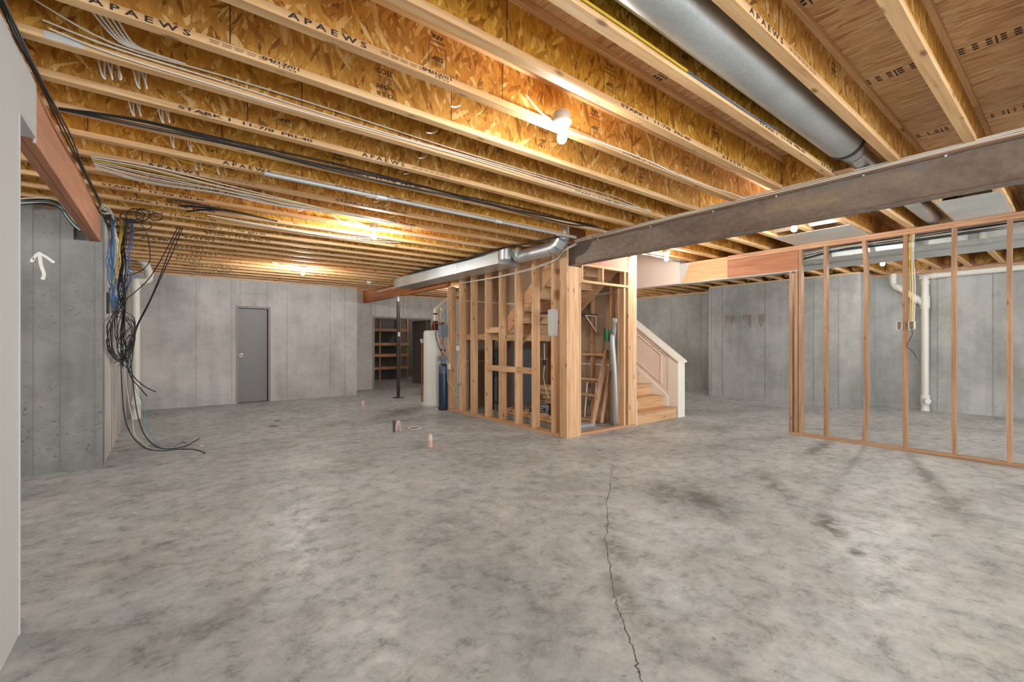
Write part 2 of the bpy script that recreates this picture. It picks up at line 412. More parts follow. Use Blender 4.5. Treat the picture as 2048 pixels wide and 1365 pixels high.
def stud(name, a, b, label, ax='z', mat='lum', group=None, cat='stud'):
    mb = MB(); mb.bbox(a, b); return tag(mb.build(name, mat + ax), label, cat, group)
def cable(pts, r, mat, label, group=None, cat='cable', name='cable', n=7, sm=4):
    mb = MB(); mb.tube(pts, r, n, sm); return tag(mb.build(name, mat), label, cat, group)
# ------------------------------------------------------------------ the room shell
JB, JT = 2.713, 3.017            # underside and top of the floor joists
WT = 2.672                       # top of the concrete walls
m = MB(); m.box((-3.6, -4.6, -.12), (12.4, 16.4, 0))
flo = struct(m.build('floor', 'floor'))
# hairline crack across the slab
m = MB(); pts = [(3.822, 3.147, 0.0), (3.395, 2.814, 0.0), (2.844, 2.404, 0.0), (2.542, 2.134, 0.0), (2.333, 1.985, 0.0), (2.138, 1.788, 0.0), (1.955, 1.607, 0.0), (1.831, 1.491, 0.0), (1.737, 1.379, 0.0), (1.659, 1.277, 0.0), (1.598, 1.199, 0.0), (1.514, 1.116, 0.0), (1.473, 1.067, 0.0), (1.2, .78, 0), (.6, .2, 0), (.2, -1.4, 0)]
fine = []
for a, b in zip(pts, pts[1:]):
    for j in range(7):
        t = j / 7; fine.append((a[0] + (b[0] - a[0]) * t + random.uniform(-.008, .008), a[1] + (b[1] - a[1]) * t + random.uniform(-.008, .008)))
for a, b in zip(fine, fine[1:]):
    d = Vector((b[0] - a[0], b[1] - a[1])).normalized(); n = Vector((-d[1], d[0])) * random.uniform(.0012, .0030)
    m.add([(a[0] - n[0], a[1] - n[1], .0006), (b[0] - n[0], b[1] - n[1], .0006), (b[0] + n[0], b[1] + n[1], .0006), (a[0] + n[0], a[1] + n[1], .0006)], [(0, 1, 2, 3)])
m.build('crack', 'dark', flo)
m = MB()
for i, (x, y) in enumerate([(1.55, 10.563, 0.0)[:2], (1.549, 9.476, 0.0)[:2], (1.54, 8.977, 0.0)[:2], (1.482, 8.376, 0.0)[:2], (1.336, 7.868, 0.0)[:2]]):
    w, h = ((.13, .03), (.10, .025), (.08, .025), (.07, .06), (.09, .06))[i]
    m.add([(x + math.cos(2 * PI * k / 9) * w * random.uniform(.7, 1), y + math.sin(2 * PI * k / 9) * h * 2 * random.uniform(.7, 1), .0007) for k in range(9)], [tuple(range(9))])
m.build('paint_mark', 'mark', flo)
# saw-cut joint in the slab
m = MB()
for (a, b) in (((-0.577, 6.875, 0.0), (2.819, 10.913, 0.0)), ((2.819, 10.913, 0.0), (3.885, 10.439, 0.0))):
    d = (Vector(b) - Vector(a)).normalized(); n = Vector((-d[1], d[0], 0)) * .0035
    m.add([Vector(a) - n + Vector((0, 0, .0006)), Vector(b) - n + Vector((0, 0, .0006)), Vector(b) + n + Vector((0, 0, .0006)), Vector(a) + n + Vector((0, 0, .0006))], [(0, 1, 2, 3)])
m.build('control_joint', 'seam', flo)

def seams(mb, face, axis, at, lo, hi, z0=.0, z1=WT):
    """thin form-panel joints on a wall face; axis 0: the face looks along Y at y=face, joints at x in at"""
    mb.mat(1)
    for p in at:
        w = .0022
        if axis == 0: mb.box((p - w, face - .003 * lo, z0), (p + w, face + .003 * hi, z1))
        else: mb.box((face - .003 * lo, p - w, z0), (face + .003 * hi, p + w, z1))
        # tie holes
        for z in (.35, .95, 1.55, 2.15):
            if axis == 0: mb.box((p - .004, face - .004 * lo, z), (p + .008, face + .004 * hi, z + .02))
            else: mb.box((face - .004 * lo, p - .004, z), (face + .004 * hi, p + .008, z + .02))
    mb.mat(0)

# concrete beside the drywall partition (carries the sprayed arrow) with a beam pocket at its corner
m = MB()
m.box((-3.6, 6.43, 0), (-.76, 6.65, JB - .02)); m.box((-.76, 6.43, 0), (-.54, 6.65, 2.395)); m.box((-.558, 6.43, 2.395), (-.54, 6.65, JB - .02)); m.box((-.76, 6.56, 2.395), (-.558, 6.65, JB - .02))
seams(m, 6.43, 0, (-1.05, -.86, -.60, -1.45), 1, 0)
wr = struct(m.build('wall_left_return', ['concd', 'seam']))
m = MB(); y = 6.4285
def stroke(pts, w):
    global y
    y -= .0006
    pts = spline([Vector((p[0], 0, p[2])) for p in pts], 5)
    for i in range(len(pts) - 1):
        a, b = pts[i], pts[i + 1]; d = (b - a).normalized(); n = Vector((-d[2], 0, d[0])) * w / 2
        m.add([(p[0], y, p[2]) for p in (a - n, b - n, b + n, a + n)], [(0, 1, 2, 3)])
    y -= .0002
    for e in (pts[0], pts[-1]):
        m.add([(e[0] + .6 * w * math.cos(k * PI / 5), y, e[2] + .6 * w * math.sin(k * PI / 5)) for k in range(10)], [tuple(range(10))])
stroke([(-0.981, 6.43, 1.973), (-0.974, 6.43, 2.019), (-0.995, 6.43, 2.107), (-1.006, 6.43, 2.216)], .028)
stroke([(-1.006, 6.43, 2.221), (-1.034, 6.43, 2.193), (-1.058, 6.43, 2.14)], .026)
stroke([(-1.006, 6.43, 2.221), (-0.96, 6.43, 2.191), (-0.911, 6.43, 2.146)], .024)
m.build('arrow_mark', 'spray', wr)
# left foundation wall
m = MB(); m.box((-.76, 6.65, 0), (-.54, 11.45, WT)); seams(m, -.54, 1, (7.4, 8.3, 9.2, 10.4), 0, 1)
struct(m.build('wall_left', ['conc', 'seam']))
# back wall with the opening of the grey door
DX0, DX1, DZ = 1.186, 1.849, 2.118; BY = 11.25
m = MB(); m.box((-.54, BY, 0), (DX0, BY + .2, WT)); m.box((DX1, BY, 0), (3.79, BY + .2, WT)); m.box((DX0, BY, DZ), (DX1, BY + .2, WT)); m.box((DX0 - .1, BY + .2, 0), (DX1 + .1, BY + .25, WT))  # last box is an unseen backing that blocks light round the door
seams(m, BY, 0, ((0.481, 11.25, 1.171)[0], (1.103, 11.25, 1.164)[0], (2.187, 11.25, 1.153)[0], (3.136, 11.25, 1.143)[0], (3.493, 11.25, 1.139)[0]), 1, 0)
seams(m, BY, 0, ((1.26, 11.25, 2.465)[0], (1.779, 11.25, 2.502)[0]), 1, 0, 2.13)
m.mat(1); m.box(((1.26, 11.25, 2.465)[0], BY - .003, 2.40), ((1.779, 11.25, 2.502)[0], BY, 2.406))
struct(m.build('wall_back', ['conc', 'seam']))
m = MB(); m.box((3.59, BY + .2, 0), (3.79, 12.55, WT)); struct(m.build('wall_back_return', ['conc', 'seam']))
EX0, EX1, EZ, EY = 4.60, 6.46, 2.06, 12.35
m = MB(); m.box((3.79, EY, 0), (EX0, EY + .2, WT)); m.box((EX1, EY, 0), (12.4, EY + .2, WT)); m.box((EX0, EY, EZ), (EX1, EY + .2, WT))
seams(m, EY, 0, ((4.683, 12.35, 2.387)[0], (5.082, 12.35, 2.407)[0], (5.528, 12.35, 2.43)[0], (6.429, 12.35, 2.63)[0], (4.539, 12.35, 2.38)[0]), 1, 0, 2.1)
struct(m.build('wall_back_far', ['conc', 'seam']))
# store room behind the double opening
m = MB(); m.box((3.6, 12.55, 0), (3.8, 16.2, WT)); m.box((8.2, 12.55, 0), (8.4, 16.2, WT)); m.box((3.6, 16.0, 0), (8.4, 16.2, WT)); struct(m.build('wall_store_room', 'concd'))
# right foundation wall and its thick jog
m = MB(); m.box((11.72, -4.6, 0), (11.95, EY, WT)); seams(m, 11.72, 1, (2.25, 1.75, 1.02, .2, -.6, 6.55, 7.6, 8.6), 1, 0)
struct(m.build('wall_right', ['concr', 'seam']))
BX = 10.72; BY0, BY1 = 2.70, 5.78
m = MB(); m.box((BX, BY0, 0), (11.72, BY1, WT)); seams(m, BX, 1, ((10.72, 5.435, 1.752)[1], (10.72, 4.459, 1.722)[1], (10.72, 3.501, 1.693)[1], (10.72, 3.061, 1.679)[1], BY1 - .06), 1, 0)
m.mat(2)
for px0, px1, n in ((1450, 1474, 7), (1488, 1505, 7), (1518, 1531, 4)):
    for i in range(n):
        yy = (10.72, 5.374, 1.993)[1] + ((10.72, 4.448, 1.948)[1] - (10.72, 5.374, 1.993)[1]) * (px0 + (px1 - px0) * i / n - 1450) / 81
        m.box((BX - .0015, yy - random.uniform(.004, .02), 1.98 - random.uniform(.06, .34)), (BX, yy, 1.98 - random.uniform(0, .03)))
struct(m.build('wall_right_jog', ['concr', 'seam', 'rust']))
# walls behind the camera, the rear one opened up to add sky fill
m = MB()
for x0, x1 in ((-3.6, -3.2), (.9, 1.3), (5.4, 5.8), (8.4, 11.95)): m.box((x0, -4.6, 0), (x1, -4.4, JB))
m.box((-3.2, -4.6, 2.5), (8.4, -4.4, JB))
struct(m.build('wall_rear', 'drywall'))
m = MB(); m.box((-3.6, -4.4, 0), (-3.4, 6.43, JB)); struct(m.build('wall_far_left', 'drywall'))
# floor deck overhead, rim boards
m = MB(); m.box((-3.6, -4.6, JT), (12.4, 12.55, JT + .02)); m.box((3.6, 12.55, JT), (8.4, 16.2, JT + .02))
ceil = struct(m.build('ceiling', 'subfloor'))
m = MB(); zc = JT - .0008
for (px0, py0, px1, py1) in ((1718, 158, 1836, 132), (1940, 95, 2040, 58), (1843, 272, 1910, 252), (1600, 8, 1625, -6), (1985, 232, 2035, 218)):
    pass
def deckprint(x, y, rot):
    c, s_ = math.cos(rot), math.sin(rot)
    for i in range(9):
        w = random.uniform(.012, .03); o_ = i * .055 - .22
        for j in range(3):
            q = (j - 1) * .03
            m.add([(x + c * (o_ + a) - s_ * (q + b), y + s_ * (o_ + a) + c * (q + b), zc) for a, b in ((0, 0), (w, 0), (w, .018), (0, .018))], [(3, 2, 1, 0)])
        if i in (3, 7): m.add([(x + c * (o_ + .035 + a) - s_ * b, y + s_ * (o_ + .035 + a) + c * b, zc) for a, b in ((0, -.05), (.007, -.05), (.007, .05), (0, .05))], [(3, 2, 1, 0)])
for (x, y) in ((3.604, 0.745, 3.017)[:2], (3.651, 0.32, 3.017)[:2], (4.869, 0.718, 3.017)[:2], (2.491, 0.85, 3.017)[:2], (4.86, 0.363, 3.017)[:2], (2.482, 1.662, 3.017)[:2]):
    deckprint(x, y, PI / 2)
text_xy(m, 'APA', (3.638, 0.309, 3.017)[0] + .02, (3.638, 0.309, 3.017)[1] - .28, .13, .06, zc, PI / 2)
m.build('deck_lettering', 'ink', ceil)
m = MB(); m.box((-.60, 11.27, WT + .04), (3.79, 11.31, JT)); m.box((3.79, 12.37, WT + .04), (11.9, 12.41, JT)); m.box((11.74, -4.4, WT + .04), (11.78, 12.35, JT)); m.box((-3.6, -4.5, JB), (12.4, -4.46, JT)); m.box((-3.55, -4.4, JB), (-3.5, 6.43, JT)); m.box((3.6, 16.0, WT), (8.4, 16.1, JT)); m.box((3.66, 12.55, WT), (3.7, 16, JT)); m.box((8.3, 12.55, WT), (8.34, 16, JT))
m.box((-.66, 6.66, WT + .04), (-.62, 11.3, JT)); m.box((-3.5, 6.6, JB), (-.7, 6.64, JT))
struct(m.build('trim_rim_board', 'redx'))
# sill plates with their strip of foam
def sill(name, a, b, foam):
    mb = MB(); mb.box(a, b); mb.mat(1); mb.box(*foam); return struct(mb.build(name, ['lumx', 'teal']))
sill('trim_sill_back', (-.54, BY + .01, WT + .006), (3.79, BY + .15, JB - .001), ((-.54, BY - .004, WT), (3.785, BY + .16, WT + .006)))
sill('trim_sill_left', (-.70, 6.66, WT + .006), (-.55, BY + .2, JB - .001), ((-.70, 6.66, WT), (-.538, BY, WT + .006)))
sill('trim_sill_right', (11.73, -4.4, WT + .006), (11.9, EY, JB - .001), ((11.716, -4.4, WT), (11.9, BY0, WT + .006)))
sill('trim_sill_jog', (BX + .01, BY0 + .01, WT + .006), (11.7, BY1 - .01, JB - .001), ((BX - .004, BY0, WT), (11.7, BY1, WT + .006)))
sill('trim_sill_far', (3.79, EY + .01, WT + .006), (11.7, EY + .15, JB - .001), ((3.79, EY - .004, WT), (11.7, EY + .15, WT + .006)))
# drywall partition at the left with the stub of a header over its opening
m = MB(); m.box((-.655, -4.4, 0), (-.53, 2.975, 2.66)); m.box((-.66, 2.968, .0), (-.526, 2.981, 2.379)); m.box((-.645, -4.4, 2.66), (-.557, 2.975, JB - .002))
struct(m.build('wall_partition', 'drywall'))
hd = MB(); hd.box((-.548, 2.976, 2.392), (-.53, 3.32, 2.66)); hd.box((-.655, 2.976, 2.380), (-.53, 3.315, 2.3935)); hd.tube([(-.536, 3.322, 2.40), (-.538, 3.335, 2.385), (-.54, 3.33, 2.36)], .006, 6)
tag(hd.build('drywall_header_cover', 'drywall'), 'white drywall stub wrapped over the end of the reddish veneer beam', 'drywall')

# ------------------------------------------------------------------ grey door in the back wall
def frame_box(mb, x0, x1, zt, y0, y1, w, stop=True):
    mb.box((x0, y0, 0), (x0 + w, y1, zt)); mb.box((x1 - w, y0, 0), (x1, y1, zt)); mb.box((x0 + w, y0, zt - w), (x1 - w, y1, zt))
m = MB(); frame_box(m, DX0, DX1, DZ, BY - .012, BY + .19, .045); d1 = struct(m.build('door_1', 'greyframe'))
m = MB(); m.bbox((DX0 + .05, BY + .06, .012), (DX1 - .058, BY + .105, DZ - .055)); lf = m.build('door_leaf', 'greydoor', d1)
m = MB(); kx, kz = (1.26, 11.25, 1.043)[0] + .03, (1.26, 11.25, 1.043)[2]
m.cyl((kx, BY + .06, kz), (kx, BY + .048, kz), .034); m.cyl((kx, BY + .048, kz), (kx, BY + .02, kz), .013); m.sphere((kx, BY + .004, kz), .028)
m.build('door_knob', 'chrome', lf)
# open doorway to the store room, its leaf swung into the dark
m = MB(); frame_box(m, EX0, EX1, EZ, EY - .012, EY + .19, .05); d2 = struct(m.build('door_2', 'greyframe'))
m = MB(); a, b = Vector((EX1 - .055, EY + .22, 0)), Vector((EX1 - .11, EY + 1.10, 0)); d = (b - a).normalized(); n = Vector((-d[1], d[0], 0)) * .022
m.add([p + Vector((0, 0, z)) for z in (.012, EZ - .07) for p in (a - n, b - n, b + n, a + n)], [(3, 2, 1, 0), (4, 5, 6, 7), (0, 1, 5, 4), (1, 2, 6, 5), (2, 3, 7, 6), (3, 0, 4, 7)])
lf = m.build('door_leaf', 'darkdoor', d2)
m = MB(); p = b - d * .07
for sg in (-1, 1): m.cyl(p + n * sg + Vector((0, 0, 1.02)), p + n * sg * 3.2 + Vector((0, 0, 1.02)), .014); m.sphere(p + n * sg * 3.6 + Vector((0, 0, 1.02)), .027)
m.build('door_knob', 'chrome', lf)
# shelving inside
sh = thing('storage_shelf', 'rough wooden shelf rack inside the dark store room beyond the open doorway', 'shelf', (5.6, 15.4, 0))
for px in (757,): pass
for x in (4.9, 5.87, 6.9): 
    for yy in (15.1, 15.75):
        m = MB(); m.bbox((x, yy, 0), (x + .04, yy + .09, 2.2)); m.build('post', 'lumz', sh)
for z in (.36, .81, 1.20, 1.70):
    m = MB(); m.bbox((4.9, 15.05, z), (6.95, 15.09, z + .09)); m.box((4.9, 15.1, z + .09), (6.95, 15.85, z + .105)); m.build('shelf_board', 'redx', sh)

# ------------------------------------------------------------------ floor joists overhead
PITCH, Y0 = .4064, .929 - .0315
FW, FH, WTH = .0315, .038, .0055   # half flange width, flange height, half web thickness
def joist(k, x0, x1, label, group, stamps=(), seamx=()):
    yc = Y0 + PITCH * k
    t = thing('floor_joist', label, 'joist', ((x0 + x1) / 2, yc, JB), group)
    m = MB(); m.bbox((x0, yc - FW, JB), (x1, yc + FW, JB + FH)); fb = m.build('bottom_flange', 'flange', t)
    m = MB(); m.bbox((x0, yc - FW, JT - FH - .001), (x1, yc + FW, JT - .001)); m.build('top_flange', 'flange', t)
    m = MB(); m.box((x0, yc - WTH, JB + FH), (x1, yc + WTH, JT - FH - .001)); m.mat(1)
    for x in seamx: m.box((x - .003, yc - WTH - .001, JB + FH), (x + .003, yc + WTH, JT - FH - .001))
    wb = m.build('web', ['osb', 'osbseam'], t)
    for st in stamps:
        fl, we = MB(), MB()
        kind, x = st[0], st[1]; yf, yw = yc - FW - .0006, yc - WTH - .0006; zf, zm = JB + FH / 2, (JB + JT) / 2
        if kind == 'ews': 
            text_xz(fl, 'A P A E W S', x, zf, .34, .028, yf)
            for i in range(7): fl.add([(x + .24 + i * .05 + a, yf, zf + b) for a, b in ((0, -.006), (.036, -.006), (.036, -.003), (0, -.003))] , [(0, 1, 2, 3)]); fl.add([(x + .24 + i * .05 + a, yf, zf + b) for a, b in ((0, .003), (.04, .003), (.04, .006), (0, .006))], [(0, 1, 2, 3)])
        elif kind == 'date': text_xz(fl, '04/17/01', x, zf + .006, .17, .016, yf); text_xz(fl, '11:23', x + .03, zf - .011, .08, .009, yf)
        elif kind == 'mark': text_xz(fl, 'STARK 1  11-7/8  PRI-40', x, zf, .75, .020, yf)
        elif kind == 'apa':
            text_xz(we, 'APA', x, zm + .035, .075, .026, yw, True)
            for z in (.062, .068, .074, .012, .006): we.add([(x + a * .04, yw, zm + z + b) for a, b in ((-1, 0), (1, 0), (1, .003), (-1, .003))], [(0, 1, 2, 3)])
        elif kind == 'sbp':
            text_xz(we, 'APA', x, zm + .085, .07, .024, yw, True)
            for z in (.060, .054): we.add([(x + a * .045, yw, zm + z + b) for a, b in ((-1, 0), (1, 0), (1, .003), (-1, .003))], [(0, 1, 2, 3)])
            text_xz(we, 'SBP', x, zm - .03, .07, .026, yw, True)
            for (a0, b0, a1, b1) in ((-.052, .03, .052, .034), (-.052, -.09, -.049, .034), (.049, -.09, .052, .034)): we.add([(x + p, yw, zm + q) for p, q in ((a0, b0), (a1, b0), (a1, b1), (a0, b1))], [(0, 1, 2, 3)])
            for z in (-.052, -.058, -.064, -.070): we.add([(x + a * .035, yw, zm + z + b) for a, b in ((-1, 0), (1, 0), (1, .002), (-1, .002))], [(0, 1, 2, 3)])
        elif kind == 'nor':
            text_xz(we, 'O.S.B', x, zm - .085, .10, .024, yw, True); text_xz(we, 'norbord', x, zm - .045, .10, .03, yw, True)
            for z in (-.015, -.005, .005, .015): text_xz(we, 'STRUCTURAL PANEL', x, zm + z, .085, .006, yw, True)
            text_xz(we, 'TECO', x, zm + .047, .095, .032, yw, True)
        elif kind == 'osb':
            text_xz(we, 'O S B', x, zm + .06, .075, .022, yw, True); text_xz(we, 'NAP', x, zm - .01, .06, .02, yw, True); text_xz(we, '1.8', x, zm - .055, .045, .02, yw, True)
        if fl.v: fl.build('flange_lettering', 'ink', fb)
        if we.v: we.build('web_lettering', 'ink', wb)
    return t
def wx(k, px, py): 
    raise NotImplementedError
# stamps as seen on the photograph, per joist: (kind, x)
S = {4: [('ews', -0.083), ('date', 0.457), ('nor', 1.011), ('osb', 2.245), ('osb', 3.46)], 3: [('ews', 0.578), ('date', 1.122), ('sbp', 1.137), ('sbp', 2.375), ('osb', 3.558), ('mark', 3.018)], 6: [('mark', 0.429), ('ews', 1.318), ('sbp', 0.635), ('apa', 2.063)], 7: [('apa', -0.123), ('nor', 1.104), ('mark', 1.456)], 2: [('sbp', 2.047), ('apa', 3.249), ('mark', 2.49), ('ews', 3.478)], 1: [('sbp', 2.164), ('ews', 4.223), ('mark', 3.356)], 0: [('ews', 2.103), ('apa', 3.046)], 5: [('apa', 2.145), ('mark', 3.362)]}
SEAM = {3: (1.567, 2.79, 4.015), 4: (1.457, 0.241, 2.675, 3.902), 5: (0.651, 3.1), 6: (1.634, 0.415), 7: (1.533, 0.309), 2: (1.292, 2.501, 3.72), 1: (2.595,), 0: (2.294, 3.498)}
XW0, XM, XE1 = -3.3, 4.47, 11.70
for k in range(-4, 26):
    yc = Y0 + PITCH * k
    x0 = XW0 if yc < 6.35 else -.61
    if k >= 26 - 0: x0 = 3.82
    sx = SEAM.get(k) or tuple(random.uniform(0, .6) + 1.22 * j - .5 + random.uniform(-.02, .02) for j in range(4))
    st = S.get(k)
    if st is None and k > 0:
        st = []
        for j in range(2 if k < 12 else 1):
            st.append((random.choice(['ews', 'mark']), random.uniform(-.2, .8) + j * 1.7)); st.append((random.choice(['apa', 'sbp', 'osb']), random.uniform(0, 1) + j * 1.6))
    if k < 0: lab = ('wooden joist crossing the bare deck between the silver round duct and the camera' if k == -2 else 'wooden joist just past the silver round duct on its bare-deck side' if k == -1 else 'wooden joist overhead behind the camera, %s before the round duct' % ORD[-k])
    elif k == 0: lab = 'wooden joist hugging the silver round duct on the bare-deck side, above the rusty girder end'
    else: lab = '%s wooden I-joist counted from the silver round duct toward the grey door' % ORD[k]
    if k == 0: lab = 'wooden I-joist edging the silver round duct, between it and the bare deck'
    if k == -1: lab = 'broad wooden joist across the bare deck, second from the silver round duct'
    if k == -2: lab = 'wooden joist across the bare deck, third from the silver round duct'
    joist(k, x0, XM - .43 if k == 8 else XM, lab, 'floor joists over the open basement', st or (), sx)
for k in (26, 27): joist(k, 3.82, XM, 'short wooden joist in the recess past the grey door, %s to its far wall' % ('closest' if k == 27 else 'second'), 'short joists in the recess')
for k in range(-4, 28):
    yc = Y0 + PITCH * k
    x0 = XM + .01 if yc < 4.25 or yc > 7.75 else 7.32
    x1 = BX + .2 if BY0 < yc < BY1 else XE1 - .01
    n_ = k + 4
    joist(k, x0, x1, ('joist section past the rusty girder, %s from the panned bays end' % ORD[n_ + 1] if yc < 4.25 else 'joist section over the far concrete wall, %s past the white stair header' % ORD[k - 8] if yc < 7.75 else 'joist section over the water heater end, %s past the stairs' % ORD[k - 16]), 'floor joists past the girder line', [('apa', 6.6 + .3 * (k % 3))] if -3 < k < 6 else ())
# batts stuffed between the joists at the right wall
m = MB()
for k in range(-4, 27):
    yc = Y0 + PITCH * k
    xe = 11.60 if not (BY0 - .3 < yc < BY1) else BX + .12
    for j in range(4):
        m.sphere((xe - random.uniform(.02, .08), yc + .122 + j * .055, JB + .135 + random.uniform(-.02, .04)), .070, 8, 6, 1.5)
o = m.build('insulation', 'insul'); o['kind'] = 'stuff'; o['label'] = 'yellow fibre insulation stuffed between joist ends along the right concrete wall'; o['category'] = 'insulation'
# blocking where joists meet the stair opening
stud('blocking', (XM + .06, 7.70, JB + .01), (7.28, 7.74, JT - .002), 'reddish rim board closing the stair opening near the water heater', 'x', 'red', cat='board')
# ------------------------------------------------------------------ girders
t = thing('steel_beam', 'rusty brown steel I-beam running across the basement to the stair closet corner', 'beam', (4.36, .8, 2.37))
SX, SZ0, SZ1 = 4.478, 2.392, 2.690
m = MB(); m.bbox((SX - .052, -4.35, SZ0), (SX + .052, 4.515, SZ0 + .011)); m.build('bottom_flange', 'steel', t)
m = MB(); m.bbox((SX - .052, -4.35, SZ1 - .011), (SX + .052, 4.515, SZ1)); m.build('top_flange', 'steel', t)
m = MB(); m.box((SX - .004, -4.35, SZ0 + .011), (SX + .004, 4.512, SZ1 - .011))
m.prism([(SX - .016, SZ0 + .011), (SX - .004, SZ0 + .011), (SX - .004, SZ0 + .025)], 1, -4.35, 4.512); m.prism([(SX - .016, SZ1 - .011), (SX - .004, SZ1 - .025), (SX - .004, SZ1 - .011)], 1, -4.35, 4.512)
m.build('web', 'steel', t)
m = MB()
for y in (3.9, 3.1, 2.35, 1.75, 1.1, .62, .2): m.cyl((SX - .04, y, SZ1 - .011), (SX - .04, y, SZ1 - .022), .009, n=6)
m.build('bolt', 'galvd', t)
stud('nailer_plate', (SX - .07, -4.35, SZ1), (SX + .07, 4.515, JB - .001), 'wooden nailer plate bolted on top of the rusty steel beam', 'y', 'red', cat='plate')
for k, nm in ((1, 'first bay past the round duct'), (5, 'fifth bay past the round duct')):
    m = MB(); m.box((4.40, Y0 + PITCH * k + .0325, JB + .001), (4.42, Y0 + PITCH * (k + 1) - .0325, JT - .002)); m.mat(0); tag(m.build('blocking_board', 'osbx'), 'strand board above the rusty girder, ' + nm, 'board')
m = MB(); m.prism([(4.28, JB + .001), (4.42, JB + .001), (4.42, JB + .018)], 1, Y0 + PITCH + .04 - .2, Y0 + PITCH + .02 - .06); tag(m.build('wood_wedge', 'lumy'), 'small wooden wedge under the round duct where it crosses the girder', 'wedge')
t = thing('veneer_beam', 'reddish double veneer beam from the white drywall stub to the concrete pocket', 'beam', (-.6, 4.7, 2.40))
for a, b, z in ((-.646, -.602, 2.402), (-.600, -.556, 2.402)):
    m = MB(); m.bbox((a, 2.985, z), (b, 6.555, JB - .002), .002); m.build('veneer_ply', 'lvlm', t)
t = thing('veneer_beam', 'orange veneer beam carried by the black steel post near the water heater', 'beam', (4.37, 10, 2.42))
for a, b in ((4.326, 4.37), (4.372, 4.416)):
    m = MB(); m.bbox((a, 7.66, 2.418), (b, 12.345, JB - .002), .002); m.build('veneer_ply', 'lvlo', t)
stud('cleat_board', (4.30, 9.22, 2.60), (4.325, 11.2, 2.66), 'thin wooden cleat along the top of the orange veneer beam', 'y', 'lum', cat='board')
# black adjustable post
t = thing('steel_post', 'thin black steel column standing in front of the dark doorway', 'post', (4.37, 10.06, 0))
m = MB(); m.cyl((4.37, 10.06, .012), (4.37, 10.06, 2.30), .038); m.build('shaft', flat('post_black', (38, 38, 40), .25), t)
m = MB(); m.bbox((4.26, 9.95, 0), (4.48, 10.17, .012)); m.build('base_plate', 'band', t)
m = MB(); m.cyl((4.37, 10.06, 2.30), (4.37, 10.06, 2.405), .02); m.bbox((4.31, 9.98, 2.405), (4.43, 10.14, 2.417)); m.build('screw_jack', 'galvd', t)
m = MB(); px_ = (4.359, 10.02, 1.515); m.box((4.345, 10.0185, px_[2] - .05), (4.395, 10.022, px_[2] + .05)); m.build('tag', 'wht', t)

# ------------------------------------------------------------------ closet framing round the stairs
WX = 4.35
G = 'studs of the long closet wall'
m = MB(); m.bbox((WX, 4.53, 0), (WX + .14, 7.67, .038)); tag(m.build('sole_plate', 'lumy'), 'pale wooden sole plate under the long closet stud wall', 'plate')
names = ['at the water heater end', 'second from the water heater', 'third from the water heater', 'fourth from the water heater', 'fifth from the water heater', 'sixth from the water heater', 'seventh from the water heater', 'just before the corner post']
YS = (7.58, 7.19, 6.80, 6.34, 5.93, 5.50, 5.09, 4.66)
for y, n_ in zip(YS, names):
    if y == 7.58: stud('wall_stud', (WX, 7.622, .038), (WX + .14, 7.66, 2.41), 'knotty end stud of the closet wall hidden behind its twin by the water heater', group=G)
    stud('wall_stud', (WX, y, .038), (WX + .14, y + .038, 2.67 if y < 7.5 else 2.41), 'tall closet wall stud ' + n_, group=G)
stud('top_plate', (WX, 4.53, 2.672), (WX + .14, 7.62, JB - .002), 'pale top plate of the long closet stud wall below the joists', 'y', cat='plate')
for (y0, y1, zc_, lab) in ((YS[4] + .038, YS[3], 1.534, 'upper short blocking between two closet studs, higher than the other three'), (YS[4] + .038, YS[3], .892, 'short blocking in the fourth closet bay at waist height'), (YS[5] + .038, YS[4], .892, 'short blocking in the fifth closet bay at waist height'), (YS[6] + .038, YS[5], .892, 'short blocking in the sixth closet bay at waist height')):
    stud('blocking', (WX + .004, y0, zc_ - .046), (WX + .042, y1, zc_ + .046), lab, 'y', cat='block')
# corner post: a cluster of three studs and the plate under the front wall
FY = 4.38
t = thing('corner_post', 'thick built-up corner post under the end of the rusty steel beam', 'post', (4.5, 4.46, 0))
for x0, x1, zt in ((4.352, 4.392, 2.66), (4.393, 4.60, 2.386), (4.601, 4.640, 2.38)):
    m = MB(); m.bbox((x0, FY, 0), (x1, FY + .14, zt)); m.build('post_ply', 'lumz', t)
m = MB(); m.bbox((4.41, 4.385, 2.386), (4.55, 4.515, 2.3915)); m.build('bearing_plate', 'steel', t)
m = MB(); m.bbox((4.645, FY, 0), (5.895, FY + .09, .038)); tag(m.build('sole_plate', 'redx'), 'worn wooden sole plate across the closet opening', 'plate')
E_ = 'jamb studs of the closet opening'
stud('jamb_stud', (5.592, FY + .0, .038), (5.63, FY + .13, 2.17), 'short jack stud inside the closet opening beside the foil duct rolls')
stud('jamb_stud', (5.70, FY, .038), (5.752, FY + .09, 2.66), 'inner full height stud at the stair side of the closet opening')
stud('jamb_stud', (5.757, FY, .038), (5.803, FY + .09, 2.70), 'middle full height stud at the stair side of the closet opening')
stud('jamb_stud', (5.808, FY, .038), (5.893, FY + .09, 2.70), 'outer full height stud edging the white stair drywall')
m = MB(); m.bbox((4.642, FY, 2.178), (5.70, FY + .09, 2.214)); tag(m.build('door_header_rail', 'lumx'), 'lower wooden rail over the closet opening', 'rail')
m = MB(); m.bbox((4.642, FY, 2.418), (5.70, FY + .09, 2.454)); tag(m.build('door_header_rail', 'lumx'), 'upper wooden rail over the closet opening below the pinkish header board', 'rail')
m = MB(); m.bbox((4.545, FY + .01, 2.455), (5.70, FY + .05, 2.70)); tag(m.build('header_board', 'lvlx'), 'pinkish stamped header board above the closet opening, behind the steel beam', 'board')
